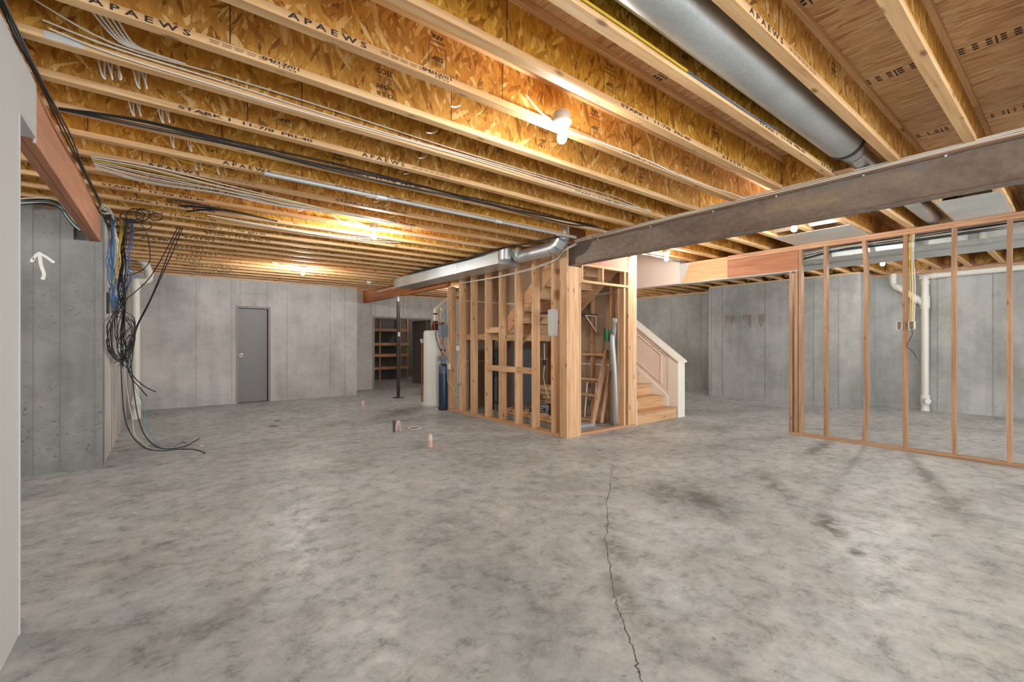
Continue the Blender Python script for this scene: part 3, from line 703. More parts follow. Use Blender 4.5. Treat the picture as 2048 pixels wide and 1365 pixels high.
for x0, lab in ((4.645, 'short cripple stud over the closet opening against the corner post'), (5.09, 'short cripple stud in the middle over the closet opening'), (5.60, 'short cripple stud over the closet opening at its stair side')):
    stud('cripple_stud', (x0, FY, 2.215), (x0 + .038, FY + .09, 2.417), lab)
# drywall-backed stud wall between closet and lower flight
wsx = 5.80
for i, y in enumerate((4.80, 5.22, 5.66, 6.1)):
    stud('wall_stud', (wsx, y, .038), (wsx + .085, y + .04, 2.66), 'closet stud against the brown drywall back, %s from the foil rolls' % ORD[i + 1])
m = MB(); m.box((5.888, FY, 0), (5.90, 6.2, JT - .001)); m.mat(1)
for z in (2.14, .93): m.box((5.886, FY + .1, z), (5.889, 6.2, z + .03))
m.mat(2); m.box((5.9001, FY - .005, 0), (5.903, 6.2, JT - .002)); m.box((5.888, FY - .005, 0), (5.903, FY, 2.70))
struct(m.build('wall_stair', ['drywallback', 'tape', 'stairpaint']))
m = MB(); m.box((4.60, 7.605, 0), (7.10, 7.62, JT - .002)); m.mat(1); m.box((4.60, 7.602, 2.14), (7.10, 7.606, 2.17)); m.box((4.60, 7.602, .93), (7.10, 7.606, .955))
struct(m.build('wall_landing', ['drywallback', 'tape']))
m = MB(); m.bbox((5.80, 4.48, 0), (5.886, 6.2, .038)); tag(m.build('sole_plate', 'lumy'), 'sole plate hidden in the closet below the drywall-backed studs', 'plate')

# ------------------------------------------------------------------ stairs
R, T_, N = .185, .26, 8
t = thing('staircase', 'lower flight of bare pine stairs rising beside the cream knee wall', 'stairs', (6.5, 5.2, 0))
for i in range(N):
    y = 4.42 + T_ * i; z = R * i
    m = MB(); m.box((5.92, y, z), (7.085, y + .02, z + R - .026)); m.build('riser', 'lumx', t)
    if i < N - 1:
        m = MB(); m.bbox((5.92, y - .028, z + R - .026), (7.085, y + T_ + .02, z + R), .006); m.build('tread', 'lumx', t)
t = thing('stair_landing', 'landing framing between the two stair flights, seen behind the closet studs', 'landing', (5.7, 6.9, 1.3))
LZ = R * N
m = MB(); m.box((4.52, 4.42 + T_ * (N - 1) + .02, LZ - .02), (7.08, 7.60, LZ)); m.build('deck', 'lumx', t)
for x in (4.53, 5.0, 5.74):
    m = MB(); m.bbox((x, 6.26, LZ - .11), (x + .038, 7.56, LZ - .021)); m.build('landing_joist', 'lumy', t)
m = MB(); m.bbox((4.52, 6.22, LZ - .13), (5.79, 6.258, LZ - .021)); m.build('landing_joist', 'lumx', t)
t = thing('upper_staircase', 'underside of the upper stair flight sloping behind the closet studs', 'stairs', (5.1, 5.3, 1.4))
zb = lambda y: 1.48 + .77 * (5.93 - y)
ya, yb = 6.20, 4.62
for x in (4.52, 5.03, 5.74):
    m = MB(); m.prism([(ya, max(1.30, zb(ya))), (yb, zb(yb)), (yb, min(zb(yb) + .30, 2.98)), (ya, zb(ya) + .30)], 0, x, x + .036); m.build('stringer', 'lumy', t)
for i in range(7):
    y = 6.14 - .24 * i; z = zb(y) + .20
    if z > 2.85: break
    m = MB(); m.box((4.557, y - .26, z + .135), (5.739, y + .02, z + .155)); m.build('tread', 'lumx', t)
    m = MB(); m.box((4.557, y, z - .02), (5.739, y + .014, z + .134)); m.build('riser', 'lumx', t)
# knee wall, its sloping cap and newel
cz = lambda y: 1.0 + .722 * (y - 4.40)
KX0, KX1 = 7.11, 7.32
t = thing('knee_wall', 'cream panelled knee wall with sloping cap and square newel beside the stairs', 'wall', (7.2, 5.5, 0))
m = MB(); m.prism([(4.60, 0), (4.60, cz(4.60) - .03), (6.15, cz(6.15) - .03), (6.15, 0)], 0, KX0 + .012, KX1 - .012); m.build('body', 'stairpaint', t)
m = MB(); m.prism([(4.395, 0), (4.395, cz(4.395) - .012), (4.598, cz(4.598) - .02), (4.598, 0)], 0, KX0, KX1); m.build('newel', 'trimwhite', t)
m = MB(); m.prism([(4.37, cz(4.37) - .01), (4.37, cz(4.37) + .018), (6.15, cz(6.15) + .018), (6.15, cz(6.15) - .018), (4.60, cz(4.6) - .018)], 0, KX0 - .03, KX1 + .03); m.build('cap', 'trimwhite', t)
# skirt and panel moulding on the stair side
nz = lambda y: .185 + (y - 4.40) * R / T_
m = MB(); m.prism([(4.60, 0), (4.60, nz(4.6) + .05), (6.1, nz(6.1) + .05), (6.1, nz(6.1) - .3)], 0, KX0 - .022, KX0 + .012); m.build('skirt_board', 'trimwhite', t)
m = MB()
a = [(4.74, nz(4.74) + .16), (4.74, cz(4.74) - .14), (6.05, cz(6.05) - .14), (6.05, nz(6.05) + .16)]
for i in range(3 + 1):
    p, q = a[i], a[(i + 1) % 4]; m.beam((KX0 + .008, p[0], p[1]), (KX0 + .008, q[0], q[1]), .022, .026, (1, 0, 0))
m.beam((KX0 + .008, 4.61, cz(4.61) - .06), (KX0 + .008, 6.1, cz(6.1) - .06), .02, .04, (1, 0, 0))
m.build('panel_moulding', 'stairpaint', t)
# handrail end on the closet side
t = thing('handrail', 'short dark stained handrail end poking past the stair drywall edge', 'handrail', (5.96, 4.5, 1.0))
m = MB(); m.tube([(5.97, 5.3, 1.60), (5.97, 4.62, 1.10), (5.97, 4.50, 1.02), (5.968, 4.44, 1.0), (5.935, 4.425, 1.0), (5.91, 4.424, 1.0)], .024, 10, 4); m.build('rail', 'hand', t)
m = MB(); m.cyl((5.905, 4.95, 1.26), (5.96, 4.95, 1.31), .009); m.build('bracket', 'chrome', t)
m = MB(); m.box((5.904, 5.2, 0.55), (5.91, 5.26, 0.66)); o = m.build('wall_outlet', 'wht'); tag(o, 'small pale outlet plate low on the stair drywall', 'outlet')
# stair side of the drywall edge (bead at the bottom)
m = MB(); m.tube([(5.9035, 4.372, 0), (5.9035, 4.372, .36), (5.900, 4.374, .39)], .005, 6, 3); tag(m.build('edge_bead', 'trimwhite'), 'bent white corner bead peeling from the stair drywall foot', 'trim')

# header over the opening on the far side of the room
t = thing('header_soffit', 'long header soffit of drywall, plywood and veneer over the wide opening by the stairs', 'header', (7.2, 4, 2.36))
HZ = 2.358
m = MB(); m.bbox((7.118, 2.515, HZ + .004), (7.28, 3.52, 2.640)); m.build('veneer_ply', 'lvlm', t)
m = MB(); m.bbox((7.108, 3.522, HZ + .002), (7.28, 4.36, 2.70)); pl = m.build('plywood_face', 'ply', t)
m = MB(); m.add([(7.1072, 4.36, HZ + .002), (7.1072, 4.36, 2.70), (7.1072, (7.107, 4.188, 2.532)[1] - .02, 2.70), (7.1072, (7.107, 4.244, 2.539)[1] + .09, HZ + .002)], [(0, 3, 2, 1)]); m.build('white_overspray', 'drywall', pl)
m = MB(); m.box((7.108, 4.364, HZ), (7.30, 7.6, JT - .001)); m.build('drywall_cover', 'stairpaint', t)
m = MB(); m.box((7.108, 2.515, HZ - .013), (7.30, 4.362, HZ + .001)); m.build('soffit_board', 'drywall', t)
# stud wall on the right
RX = 7.11
m = MB(); m.bbox((RX, -3.6, 0), (RX + .089, 2.631, .038)); tag(m.build('sole_plate', 'oldy'), 'dark sole plate under the open stud wall with the electrical box', 'plate')
m = MB(); m.bbox((RX, -3.6, 2.642), (RX + .089, 3.518, 2.677)); m.bbox((RX, -3.6, 2.678), (RX + .089, 3.518, JB - .002)); tag(m.build('top_plate', 'redy'), 'pale top plate above the open stud wall with the electrical box', 'plate')
stud('trimmer_stud', (RX, 2.593, .038), (RX + .089, 2.631, HZ - .015), 'short outer trimmer stud below the end of the veneer header', mat='old')
stud('trimmer_stud', (RX, 2.520, .038), (RX + .089, 2.558, HZ - .015), 'short inner trimmer stud below the end of the veneer header', mat='old')
stud('wall_stud', (RX, 2.470, .038), (RX + .089, 2.511, 2.641), 'full height king stud at the end of the veneer header', mat='old')
def bowed(y, lab, bow=0., low='old', elec=False):
    m = MB(); n = 14
    for i in range(n):
        z0, z1 = .038 + 2.603 * i / n, .038 + 2.603 * (i + 1) / n
        f = lambda z: bow * math.sin(PI * z / 2.67) + (bow * .35 * math.sin(3 * PI * z / 2.67))
        m.add([(RX + dx, y + dy + f(z), z) for z in (z0, z1) for dx, dy in ((0, 0), (.089, 0), (.089, .038), (0, .038))], [(0, 1, 5, 4), (1, 2, 6, 5), (2, 3, 7, 6), (3, 0, 4, 7)] + ([(3, 2, 1, 0)] if i == 0 else []) + ([(4, 5, 6, 7)] if i == n - 1 else []))
    return tag(m.build('wall_stud', low + 'z'), lab, 'stud')
bowed(2.165, 'straight stud one bay from the king stud of the open wall')
bowed(1.743, 'bowed and twisted stud of the open wall, two bays from the king stud', -.028)
bowed(1.331, 'stud carrying the electrical box and yellow cables', .006)
bowed(.906, 'stud one bay past the electrical box, in front of pale concrete', .004)
bowed(.479, 'stud two bays past the electrical box, last one in view', .004)
bowed(.06, 'stud three bays past the electrical box')
bowed(-.35, 'stud four bays past the electrical box')

# ------------------------------------------------------------------ ducts
def duct(name, a, b, label, joints=(), ax=1, mat='galv', flange=None):
    t = thing(name, label, 'duct', ((a[0] + b[0]) / 2, (a[1] + b[1]) / 2, a[2]))
    m = MB(); m.bbox(a, b, .004); m.build('sheet_body', mat, t)
    for y in joints:
        m = MB(); m.box((a[0] - .004, y - .03, a[2] - .004), (b[0] + .004, y + .03, a[2])); m.box((a[0] - .004, y - .03, a[2]), (a[0], y + .03, b[2])); m.build('joint_cleat', 'cleat' if mat == 'x' else mat, t)
    return t
t = duct('supply_duct', (3.90, 5.36, 2.50), (4.31, 9.19, 2.705), 'galvanised rectangular trunk duct hanging over the closet stud wall', (6.6, 7.95))
m = MB(); m.cyl((3.955, 5.262, 2.545), (3.955, 5.262, 2.70), .088, n=28); m.cyl((3.955, 5.262, 2.640), (3.955, 5.262, 2.655), .092, n=28); m.build('round_takeoff', 'galv', t)
t = thing('round_duct', 'silver round branch duct with elbow rising beside the steel beam end', 'duct', (4.15, 4.7, 2.5))
rc = [(4.17, 5.17, 2.605), (4.15, 4.45, 2.605)]
m = MB(); m.cyl(rc[0], rc[1], .09, n=28); m.build('pipe', 'galv', t)
m = MB(); m.cyl((4.15, 4.45, 2.605), (4.15, 4.33, 2.63), .093, n=28); m.cyl((4.15, 4.34, 2.622), (4.15, 4.26, 2.705), .093, n=28); m.cyl((4.15, 4.265, 2.69), (4.15, 4.255, 2.80), .091, n=28); m.cyl((4.15, 4.255, 2.78), (4.15, 4.255, 2.93), .088, n=28); m.build('elbow', 'galv', t)
m = MB(); m.cyl((4.17, 5.17, 2.605), (4.16, 5.21, 2.63), .094, n=20); m.cyl((4.16, 5.205, 2.622), (4.15, 5.25, 2.69), .092, n=20); m.cyl((4.15, 5.25, 2.675), (4.15, 5.255, 2.71), .088, n=20); m.build('foil_taped_elbow', 'galvd', t)
# big round duct between two joists
dy, dz = Y0 + PITCH * .5 + .012, 2.845
t = thing('round_duct', 'large silver round duct running between two joists above the camera', 'duct', (0, dy, 2.72))
m = MB(); m.cyl((-1.4, dy, dz), (4.02, dy, dz), .128, n=36); m.build('pipe', 'galv', t)
m = MB(); m.lathe((0, 0, 0), [(.131, 0), (.131, .05)], 36); m.v = [(4.0 + z, dy + x, dz + y) for x, y, z in m.v]; m.build('band', 'band', t)
m = MB(); m.cyl((4.05, dy, dz), (4.22, dy + .0, dz - .035), .128, .078, n=36); m.cyl((4.22, dy, dz - .035), (7.2, dy, dz - .035), .078, n=30); m.build('reduced_pipe', 'galv', t)
# trunk ducts behind the open stud wall
duct('trunk_duct', (7.36, -3.8, 2.52), (7.77, 4.2, 2.706), 'pale rectangular trunk duct just behind the open stud wall', (-.4, .72, 1.36, 1.98, 2.5), mat='galvd')
duct('trunk_duct', (7.96, -3.8, 2.52), (8.48, 4.2, 2.706), 'wider flat trunk duct farther behind the open stud wall, past the first trunk', (.3, 1.6, 2.9), mat='galvd')
# sheet-metal return pans between joists
def pan(name, k0, k1, xa, xb, label):
    y0, y1 = Y0 + PITCH * k0 + FW + .004, Y0 + PITCH * k1 - FW - .004
    t = thing(name, label, 'duct', ((xa + xb) / 2, (y0 + y1) / 2, JB))
    ks = [k0 + i for i in range(int(k1 - k0))]
    for k in ks:
        a, b = Y0 + PITCH * k + WTH + .003, Y0 + PITCH * (k + 1) - WTH - .003
        m = MB(); m.box((xa, a, JB + .04), (xa + .003, b, JT - .04)); m.box((xa - .02, a, JB + .039), (xa + .003, b, JB + .042)); m.build('end_panel', 'galv', t)
    m = MB(); m.box((xa + .05, y0 - .05, JB - .005), (xb, y1 + .05, JB - .001)); m.box((xa + .05, y0 - .05, JB - .03), (xa + .054, y1 + .05, JB - .005)) if False else None; m.build('pan_sheet', 'galvd', t)
pan('return_pan', 2, 4, 6.28, 7.10, 'shiny sheet-metal return pan between joists beside the lit bulb behind the girder')
pan('return_pan', -1, 0, 5.95, 7.10, 'shiny sheet-metal return pan between joists where the girder leaves the view')

# ------------------------------------------------------------------ lamps
def lamp(x, y, label, lit=True, up=JB, wt='bulb'):
    t = thing('ceiling_lamp', label, 'lamp', (x, y, up - .16), 'bare bulb lamp holders' if False else None)
    m = MB(); m.lathe((x, y, up - .012), [(.05, 0), (.052, .004), (.052, .05), (.05, .053)], 24); m.build('junction_box', 'greybox', t)
    m = MB(); m.lathe((x, y, up - .058), [(.022, 0), (.026, .004), (.030, .018), (.056, .028), (.060, .034), (.060, .042), (.056, .046)], 28); m.build('lamp_holder', 'porc', t)
    if lit:
        m = MB(); m.lathe((x, y, up - .150), [(.004, 0), (.018, .004), (.0275, .016), (.030, .030), (.027, .046), (.018, .064), (.014, .076), (.013, .091)], 20); m.build('bulb', wt, t)
    return t
def drop(p): return (p[0], p[1])
for (x, y), lab in (((1.935, 1.989, 2.665)[:2], 'bare lit bulb closest to the camera, under the joist with one white cable'), ((1.967, 5.235, 2.63)[:2], 'bare lit bulb over the middle of the floor toward the grey door'), ((1.982, 8.822, 2.65)[:2], 'bare lit bulb closest to the grey door'),
                    ((5.994, 3.901, 2.64)[:2], 'bare lit bulb at the foot of the stairs, against the white header drywall'), ((5.538, 1.998, 2.63)[:2], 'bare lit bulb peeking below the rusty girder beside the metal return pan'), ((9.155, 2.017, 2.63)[:2], 'bare lit bulb behind the open stud wall near the white drain pipe')):
    lamp(x, y, lab, wt='bulb60' if 'closest to the camera' in lab else 'bulb75' if 'against the white' in lab or 'peeking' in lab else 'bulb')
lamp((3.643, 10.006, 2.68)[0], (3.643, 10.006, 2.68)[1], 'empty unlit lamp holder near the orange veneer beam', False)
lamp(7.6, 14.2, 'added unseen bulb inside the dark store room', wt='bulb60')  # not in view, added to light the shelves faintly
lamp(6.4, 9.3, 'added unseen bulb over the hidden utility corner past the water heater')  # hidden bulb put in to light the far recess wall
lamp(2.0, -1.5, 'added unseen bulb behind the camera under the bare deck')  # extra bulb out of view, fills the near floor and ceiling
lamp(9.4, -1.6, 'added unseen bulb behind the open stud wall, out past the frame')  # extra unseen bulb, adds fill beyond the studs
lamp(-2.2, 3.9, 'added unseen bulb in the side room past the white partition')  # unseen bulb added for more even light
lamp(9.3, 7.6, 'added unseen bulb over the far corner beyond the stairs')  # unseen bulb added as fill for the far end
# ------------------------------------------------------------------ water heater corner
hx, hy = 4.46, 8.36
t = thing('water_heater', 'pale grey tank water heater at the end of the closet stud wall', 'water heater', (hx, hy, 0))
m = MB(); m.lathe((hx, hy, 0), [(.255, 0), (.262, .02), (.262, .05), (.252, .06), (.252, 1.50), (.246, 1.545), (.22, 1.57), (.06, 1.58)], 40); m.build('tank', 'whiter', t)
m = MB(); m.lathe((hx, hy, 0), [(.29, 0), (.30, .03), (.31, .045), (.302, .046), (.29, .03)], 40); m.build('drip_pan', 'pvc', t)
m = MB(); m.lathe((hx - .02, hy - .03, 1.57), [(.10, 0), (.11, .03), (.10, .07), (.085, .09), (.085, .13), (.06, .15)], 20); m.build('vent_blower', 'band', t)
m = MB(); m.box((hx - .14, hy - .1, 1.575), (hx - .06, hy + .02, 1.68)); m.cyl((hx + .08, hy - .1, 1.57), (hx + .08, hy - .1, 1.72), .035); m.build('top_fitting', 'rubber', t)
for sg in (-.19, -.12, .15):
    m = MB(); m.tube([(hx + sg * .8, hy - .14, 1.57), (hx + sg * .8, hy - .14, 1.71), (hx + .06, hy - .16, 1.73), (hx + .20, hy - .12, 1.735)], .011, 8, 3); m.build('copper_pipe', 'copper', t)
m = MB(); pts = []
for i in range(46):
    f = i / 45; x = hx - .13 + .27 * f * f; z = 1.56 - .62 * f ** .9; yy = hy - math.sqrt(max(.0, .262 ** 2 - (x - hx) ** 2)) - .012
    pts.append((x + .018 * math.sin(i * 1.25), yy, z))
m.tube(pts, .006, 6, 2); m.build('coiled_cord', 'rubber', t)
# vent pipe
vx, vy = hx - .02, hy - .03
t = thing('vent_pipe', 'white plastic flue pipe bending up from the water heater to the ceiling', 'pipe', (vx, vy, 1.72))
m = MB(); m.tube([(vx, vy, 1.71), (vx, vy, 1.95), (vx + .01, vy + .0, 2.0), (vx + .07, vy, 2.06), (vx + .6, vy - .02, 2.50), (vx + .78, vy - .03, 2.64)], .044, 16, 4); m.build('pipe', 'pvc', t)
m = MB()
for z in (1.735, 1.90): m.cyl((vx, vy, z), (vx, vy, z + .035), .05)
m.build('rubber_coupling', 'rubber', t)
t = thing('discharge_pipe', 'thin white plastic discharge pipe standing beside the water heater', 'pipe', (0, 0, 0))
dx, dy_ = (4.34, 8.75, 0.197)[0], 8.75
m = MB(); m.cyl((dx, dy_, .05), (dx, dy_, 1.36), .016, n=12); m.build('pipe', 'copper', t)
m = MB(); m.cyl((dx - .035, dy_, 1.37), (dx + .06, dy_, 1.37), .026, n=12); m.cyl((dx, dy_, 1.31), (dx, dy_, 1.39), .027, n=12); m.build('elbow', 'pvc', t)
# blue filter tank
bx, by = (4.316, 7.726, 0.196)[0] - .02, (4.316, 7.726, 0.196)[1] + .01
t = thing('softener_tank', 'slim navy blue softener tank in front of the water heater', 'tank', (bx, by, 0))
m = MB(); m.lathe((bx, by, 0), [(.085, 0), (.10, .015), (.10, .045), (.09, .06)], 24); m.build('foot', 'rubber', t)
m = MB(); m.lathe((bx, by, .05), [(.085, 0), (.092, .03), (.092, .76), (.08, .82), (.05, .86), (.03, .87)], 24); m.build('tank', 'navy', t)
m = MB()
for i in range(5): m.lathe((bx, by, .72 + .03 * i), [(.094, 0), (.098, .006), (.094, .012)], 24)
m.build('neck_ring', 'slate', t)
m = MB(); m.cyl((bx, by, .90), (bx, by, 1.02), .05); m.box((bx - .09, by - .05, .96), (bx + .05, by + .05, 1.06)); m.cyl((bx - .11, by - .03, .99), (bx + .08, by - .03, 1.0), .012); m.build('control_head', 'slate', t)
m = MB(); m.tube([(bx + .02, by, 1.04), (bx + .03, by, 1.2), (bx - .02, by + .02, 1.3), (bx - .01, by, 1.46)], .011, 8, 3); m.tube([(bx - .05, by - .02, 1.05), (bx - .06, by - .02, 1.25), (bx - .1, by, 1.55), (bx - .1, by, 1.74)], .010, 8, 3); m.build('copper_pipe', 'copper', t)
m = MB(); m.cyl((bx - .06, by - .02, 1.16), (bx - .06, by - .02, 1.20), .022); m.box((bx - .085, by - .035, 1.19), (bx - .02, by - .025, 1.20)); m.cyl((bx + .03, by, 1.15), (bx + .03, by, 1.185), .02); m.build('valve', 'rubber', t)
ex = (4.221, 7.635, 1.549)
t = thing('disconnect_box', 'blue-grey metal electrical disconnect box beside the end closet stud', 'electrical box', (ex[0], ex[1], 1.4))
m = MB(); m.bbox((ex[0] - .06, ex[1] - .04, ex[2] - .12), (ex[0] + .10, ex[1] + .05, ex[2] + .11), .006); m.build('body', 'slate', t)
m = MB(); m.cyl((ex[0] + .06, ex[1], ex[2] + .11), (ex[0] + .06, ex[1], ex[2] + .42), .014); m.cyl((ex[0] + .02, ex[1], ex[2] - .12), (ex[0] + .02, ex[1], ex[2] - .32), .013); m.tube([(ex[0] + .06, ex[1], ex[2] + .40), (ex[0] + .02, ex[1] + .02, ex[2] + .34), (ex[0] - .02, ex[1] + .02, ex[2] + .22), (ex[0] - .02, ex[1] + .02, ex[2] + .11)], .010, 8); m.build('conduit', 'slate', t)
vp = (5.212, 9.6, 2.087)
t = thing('expansion_tank', 'small tan expansion tank on a copper stem behind the disconnect box', 'tank', (vp[0], 9.6, 1.2))  # small expansion tank carried on a copper stem
m = MB(); m.lathe((vp[0], 9.6, vp[2] - .05), [(.02, 0), (.05, .02), (.055, .08), (.04, .11), (.01, .12)], 16); m.build('float', 'lumz', t)  # body of the expansion tank
m = MB(); m.cyl((vp[0], 9.6, .6), (vp[0], 9.6, vp[2] - .04), .011, n=10); m.build('stem', 'copper', t)
m = MB()
for i in range(7): m.lathe((4.95 + .05 * i, 8.5, 2.42), [(.05, -.0), (.09, .03), (.09, .06), (.05, .09)], 14)
t_ = tag(m.build('flexible_vent', 'band'), 'dark crinkled flexible vent hose under the joists near the flue pipe', 'hose')
# boxes on the first studs
def wallbox(p, lab, round_=False):
    m = MB(); x, y, z = p
    if round_:
        m.cyl((x - .0, y, z), (x - .035, y, z), .05, n=20); m.cyl((x - .035, y, z), (x - .04, y, z), .02, n=14)
        return tag(m.build('receptacle', 'wht'), lab, 'receptacle')
    m.bbox((x - .03, y - .04, z - .055), (x, y + .04, z + .055)); m.box((x - .033, y - .015, z - .03), (x - .03, y + .015, z + .03))
    return tag(m.build('switch_box', 'wht'), lab, 'switch')
p = (4.35, 7.456, 0.855)
wallbox((4.348, p[1] + .11, p[2]), 'white switch box on the end closet stud by the water heater')
p = (4.35, 7.252, 1.213)
wallbox((4.348, p[1] - .02, p[2]), 'round white receptacle clipped to the second closet stud', True)
cable([(4.34, 7.64, 2.38), (4.335, 7.63, 2.0), (4.33, 7.60, 1.5), (4.325, p[1] + .35, 1.2)], .005, 'wht', 'thin white cable running down the end closet stud to its switch box')
cable([(4.33, p[1] - .02, 1.12), (4.335, 7.21, 1.05), (4.33, 7.26, .85), (4.33, 7.24, .6), (4.335, 7.31, .45), (4.34, 7.36, .52)], .005, 'wht', 'thin white cable dangling below the round receptacle on the second stud')
cable([(4.34, 7.66, .92), (4.33, 7.63, .7), (4.32, 7.60, .55), (4.335, 7.5, .5), (4.335, 7.42, .42), (4.335, 7.36, .30)], .004, 'wht', 'thin white cord looping across the foot of the end closet stud')
# plastic sleeve stapled on the stud
p0, p1 = (4.34, 4.737, 1.795), (4.34, 4.53, 1.419)
m = MB(); n = 8
for i in range(n + 1):
    for j in range(n + 1):
        y = p0[1] + (p1[1] - p0[1]) * i / n; z = p0[2] + (p1[2] - p0[2]) * j / n
        m.v.append((4.332 - .008 * math.sin(i * 2.1 + j * .6) * (j / n) - .004, y, z))
for i in range(n):
    for j in range(n): m.f.append((i * (n + 1) + j, (i + 1) * (n + 1) + j, (i + 1) * (n + 1) + j + 1, i * (n + 1) + j + 1)); m.mi.append(0); m.sm.append(True)
tag(m.build('plastic_sleeve', 'poly'), 'clear plastic document sleeve stapled beside the corner post', 'sleeve')

# ------------------------------------------------------------------ under the stairs
t = thing('furnace', 'blue-grey furnace cabinet standing behind the closet studs', 'furnace', (5.25, 6.75, 0))
m = MB(); m.bbox((4.98, 6.40, .16), (5.55, 7.05, 1.20), .008); m.build('cabinet', 'furn', t)
m = MB(); m.bbox((4.972, 6.46, .20), (4.98, 7.0, .66)); m.build('access_panel', 'slate', t)
m = MB(); m.bbox((4.90, 6.10, 0), (5.6, 7.1, .158)); m.build('stand', 'block', t)
m = MB(); m.tube([(4.95, 6.46, .3), (4.90, 6.40, .45), (4.92, 6.36, .5), (4.97, 6.42, .44)], .012, 8); m.build('gas_elbow', 'slate', t)
def panel(name, a, b, mat, lab, cat): 
    m = MB(); m.bbox(a, b); return tag(m.build(name, mat), lab, cat)
panel('plywood_sheet', (5.70, 5.62, .0), (5.72, 6.25, 1.33), 'brownp', 'orange-brown plywood sheet on the closet back wall behind the studs', 'panel')
m = MB()
for i in range(4): m.bbox((5.60 - .06 * i, 5.68 + .03 * i, .19 + .09 * i), (5.66, 6.2, .27 + .09 * i))
tag(m.build('lumber_offcut', 'lumy'), 'pale stepped timber crib under the orange-brown sheet', 'lumber')
panel('brown_board', (4.62, 7.16, .04), (4.68, 7.32, 1.38), 'dkbrown', 'dark red-brown upright board behind the third closet stud', 'board')
panel('brown_board', (4.80, 6.22, .0), (4.84, 6.34, 1.36), 'dkbrown', 'dark red-brown upright board behind the fifth closet stud', 'board')
for i, (y, r) in enumerate(((6.86, .028), (6.72, .040))):
    m = MB(); m.cyl((4.75, y, .04), (4.75, y, 1.36), r, n=14); m.cyl((4.75, y, .55), (4.75, y, .58), r * 1.25, n=14); m.cyl((4.75, y, .98), (4.75, y, 1.05), r * 1.6, n=14)
    tag(m.build('black_pipe', 'rubber'), '%s black gas pipe between the third and fourth closet studs' % ('slimmer' if i == 0 else 'thicker'), 'pipe')
G2 = 'concrete blocks under the lumber'
for i, y in enumerate((4.62, 5.02, 5.42, 5.82, 6.22)):
    m = MB(); m.bbox((4.62, y, 0), (4.82, y + .39, .10), .006); m.bbox((4.62, y + .01, .10), (4.63, y + .38, .104))
    tag(m.build('concrete_block', 'block'), 'grey concrete block under the lumber stack, %s from the corner post' % ORD[i + 1], 'block', G2)
for i, (x0, x1, z, y0, y1) in enumerate(((4.60, 4.74, .105, 4.60, 6.1), (4.76, 4.90, .105, 4.66, 6.3), (4.66, 4.80, .145, 4.75, 6.2))):
    m = MB(); m.bbox((x0, y0, z), (x1, y1, z + .037)); tag(m.build('lumber_board', 'lumy'), '%s flat board of the small stack on concrete blocks behind the studs' % ('outer', 'inner', 'topmost')[i], 'board')
m = MB(); m.bbox((4.95, 4.75, 0), (5.35, 6.05, .05)); tag(m.build('concrete_pad', 'block'), 'low concrete pad on the closet floor under the stairs', 'pad')
for i, (x, y, c) in enumerate(((4.75, 5.0, 'blk'), (4.74, 5.45, 'blk'), (4.73, 5.85, 'brownp'))):
    pts = [(x + .09 * math.cos(a * 1.05) * (1 + .2 * math.sin(a * 3)), y + .17 * math.sin(a * 1.05), .195 + .006 * a) for a in range(15)]
    cable(pts, .008, c, ('coiled black cord on the lumber stack closest to the corner post', 'coiled black cord in the middle of the lumber stack', 'coiled orange-brown cord on the far end of the lumber stack')[i], cat='cord', name='power_cord', sm=3)
t = thing('hanging_plug', 'black plug hanging on a cord by the narrow pale conduit in the closet', 'plug', (4.9, 4.9, .9))
p = (4.75, 5.278, 1.009)
m = MB(); m.bbox((4.73, p[1] - .02, p[2] - .05), (4.77, p[1] + .02, p[2] + .04)); m.build('plug', 'rubber', t)
m = MB(); m.tube([(4.75, p[1], p[2] - .05), (4.75, p[1] + .02, p[2] - .25), (4.75, p[1] - .04, p[2] - .45), (4.75, p[1] - .1, p[2] - .55)], .005, 6); m.tube([(4.75, p[1], p[2] + .04), (4.752, p[1] + .01, p[2] + .3)], .006, 6, 1); m.build('cord', 'wht', t)
stud('support_post', (4.66, 4.76, .038), (4.70, 4.85, 1.35), 'short support post under the upper flight stringer, beside the hanging plug')
stud('support_post', (4.66, 4.98, .038), (4.70, 5.03, 1.35), 'second short support post under the upper flight stringer')

# closet contents seen through the front opening
def rail(a, b, w, h, name, mat, par): m = MB(); m.beam(a, b, w, h, (0, 1, 0)); return m.build(name, mat, par)
t = thing('wooden_ladder', 'homemade wooden ladder frame leaning inside the closet', 'ladder', (5.6, 5.1, 0))
y1, y2 = 4.86, 5.42
for y in (y1, y2): rail((5.41, y, .03), (5.765, y, 1.20), .085, .038, 'side_rail', 'redz', t)
for z in (.075, .46, .71, 1.12):
    x = 5.41 + (z - .03) * .355 / 1.17; m = MB(); m.beam((x, y1 + .02, z), (x, y2 - .02, z), .085, .034, (0, 0, 1)); m.build('rung', 'lumy', t)
t = thing('plank', 'narrow reddish plank leaning behind the homemade ladder', 'plank', (5.6, 4.8, 0))
rail((5.53, 4.78, .03), (5.765, 4.80, .86), .06, .02, 'board', 'redz', t)
for i, y in enumerate((5.02, 5.22)):
    m = MB(); m.cyl((5.61, y, .04), (5.715, y + .03, .64), .016, n=12); tag(m.build('metal_tube', 'alu'), 'pale metal tube behind the ladder rungs, %s the foil rolls' % ('closer to' if i == 0 else 'farther from'), 'tube')
m = MB(); m.beam((5.735, 4.95, .64), (5.735, 5.30, .64), .03, .02); tag(m.build('metal_bar', 'alu'), 'short metal cross bar behind the ladder rungs', 'bar')
t = thing('foil_roll', 'tall roll of foil bubble insulation with a green sleeve in the closet', 'insulation', (5.66, 4.62, 0))
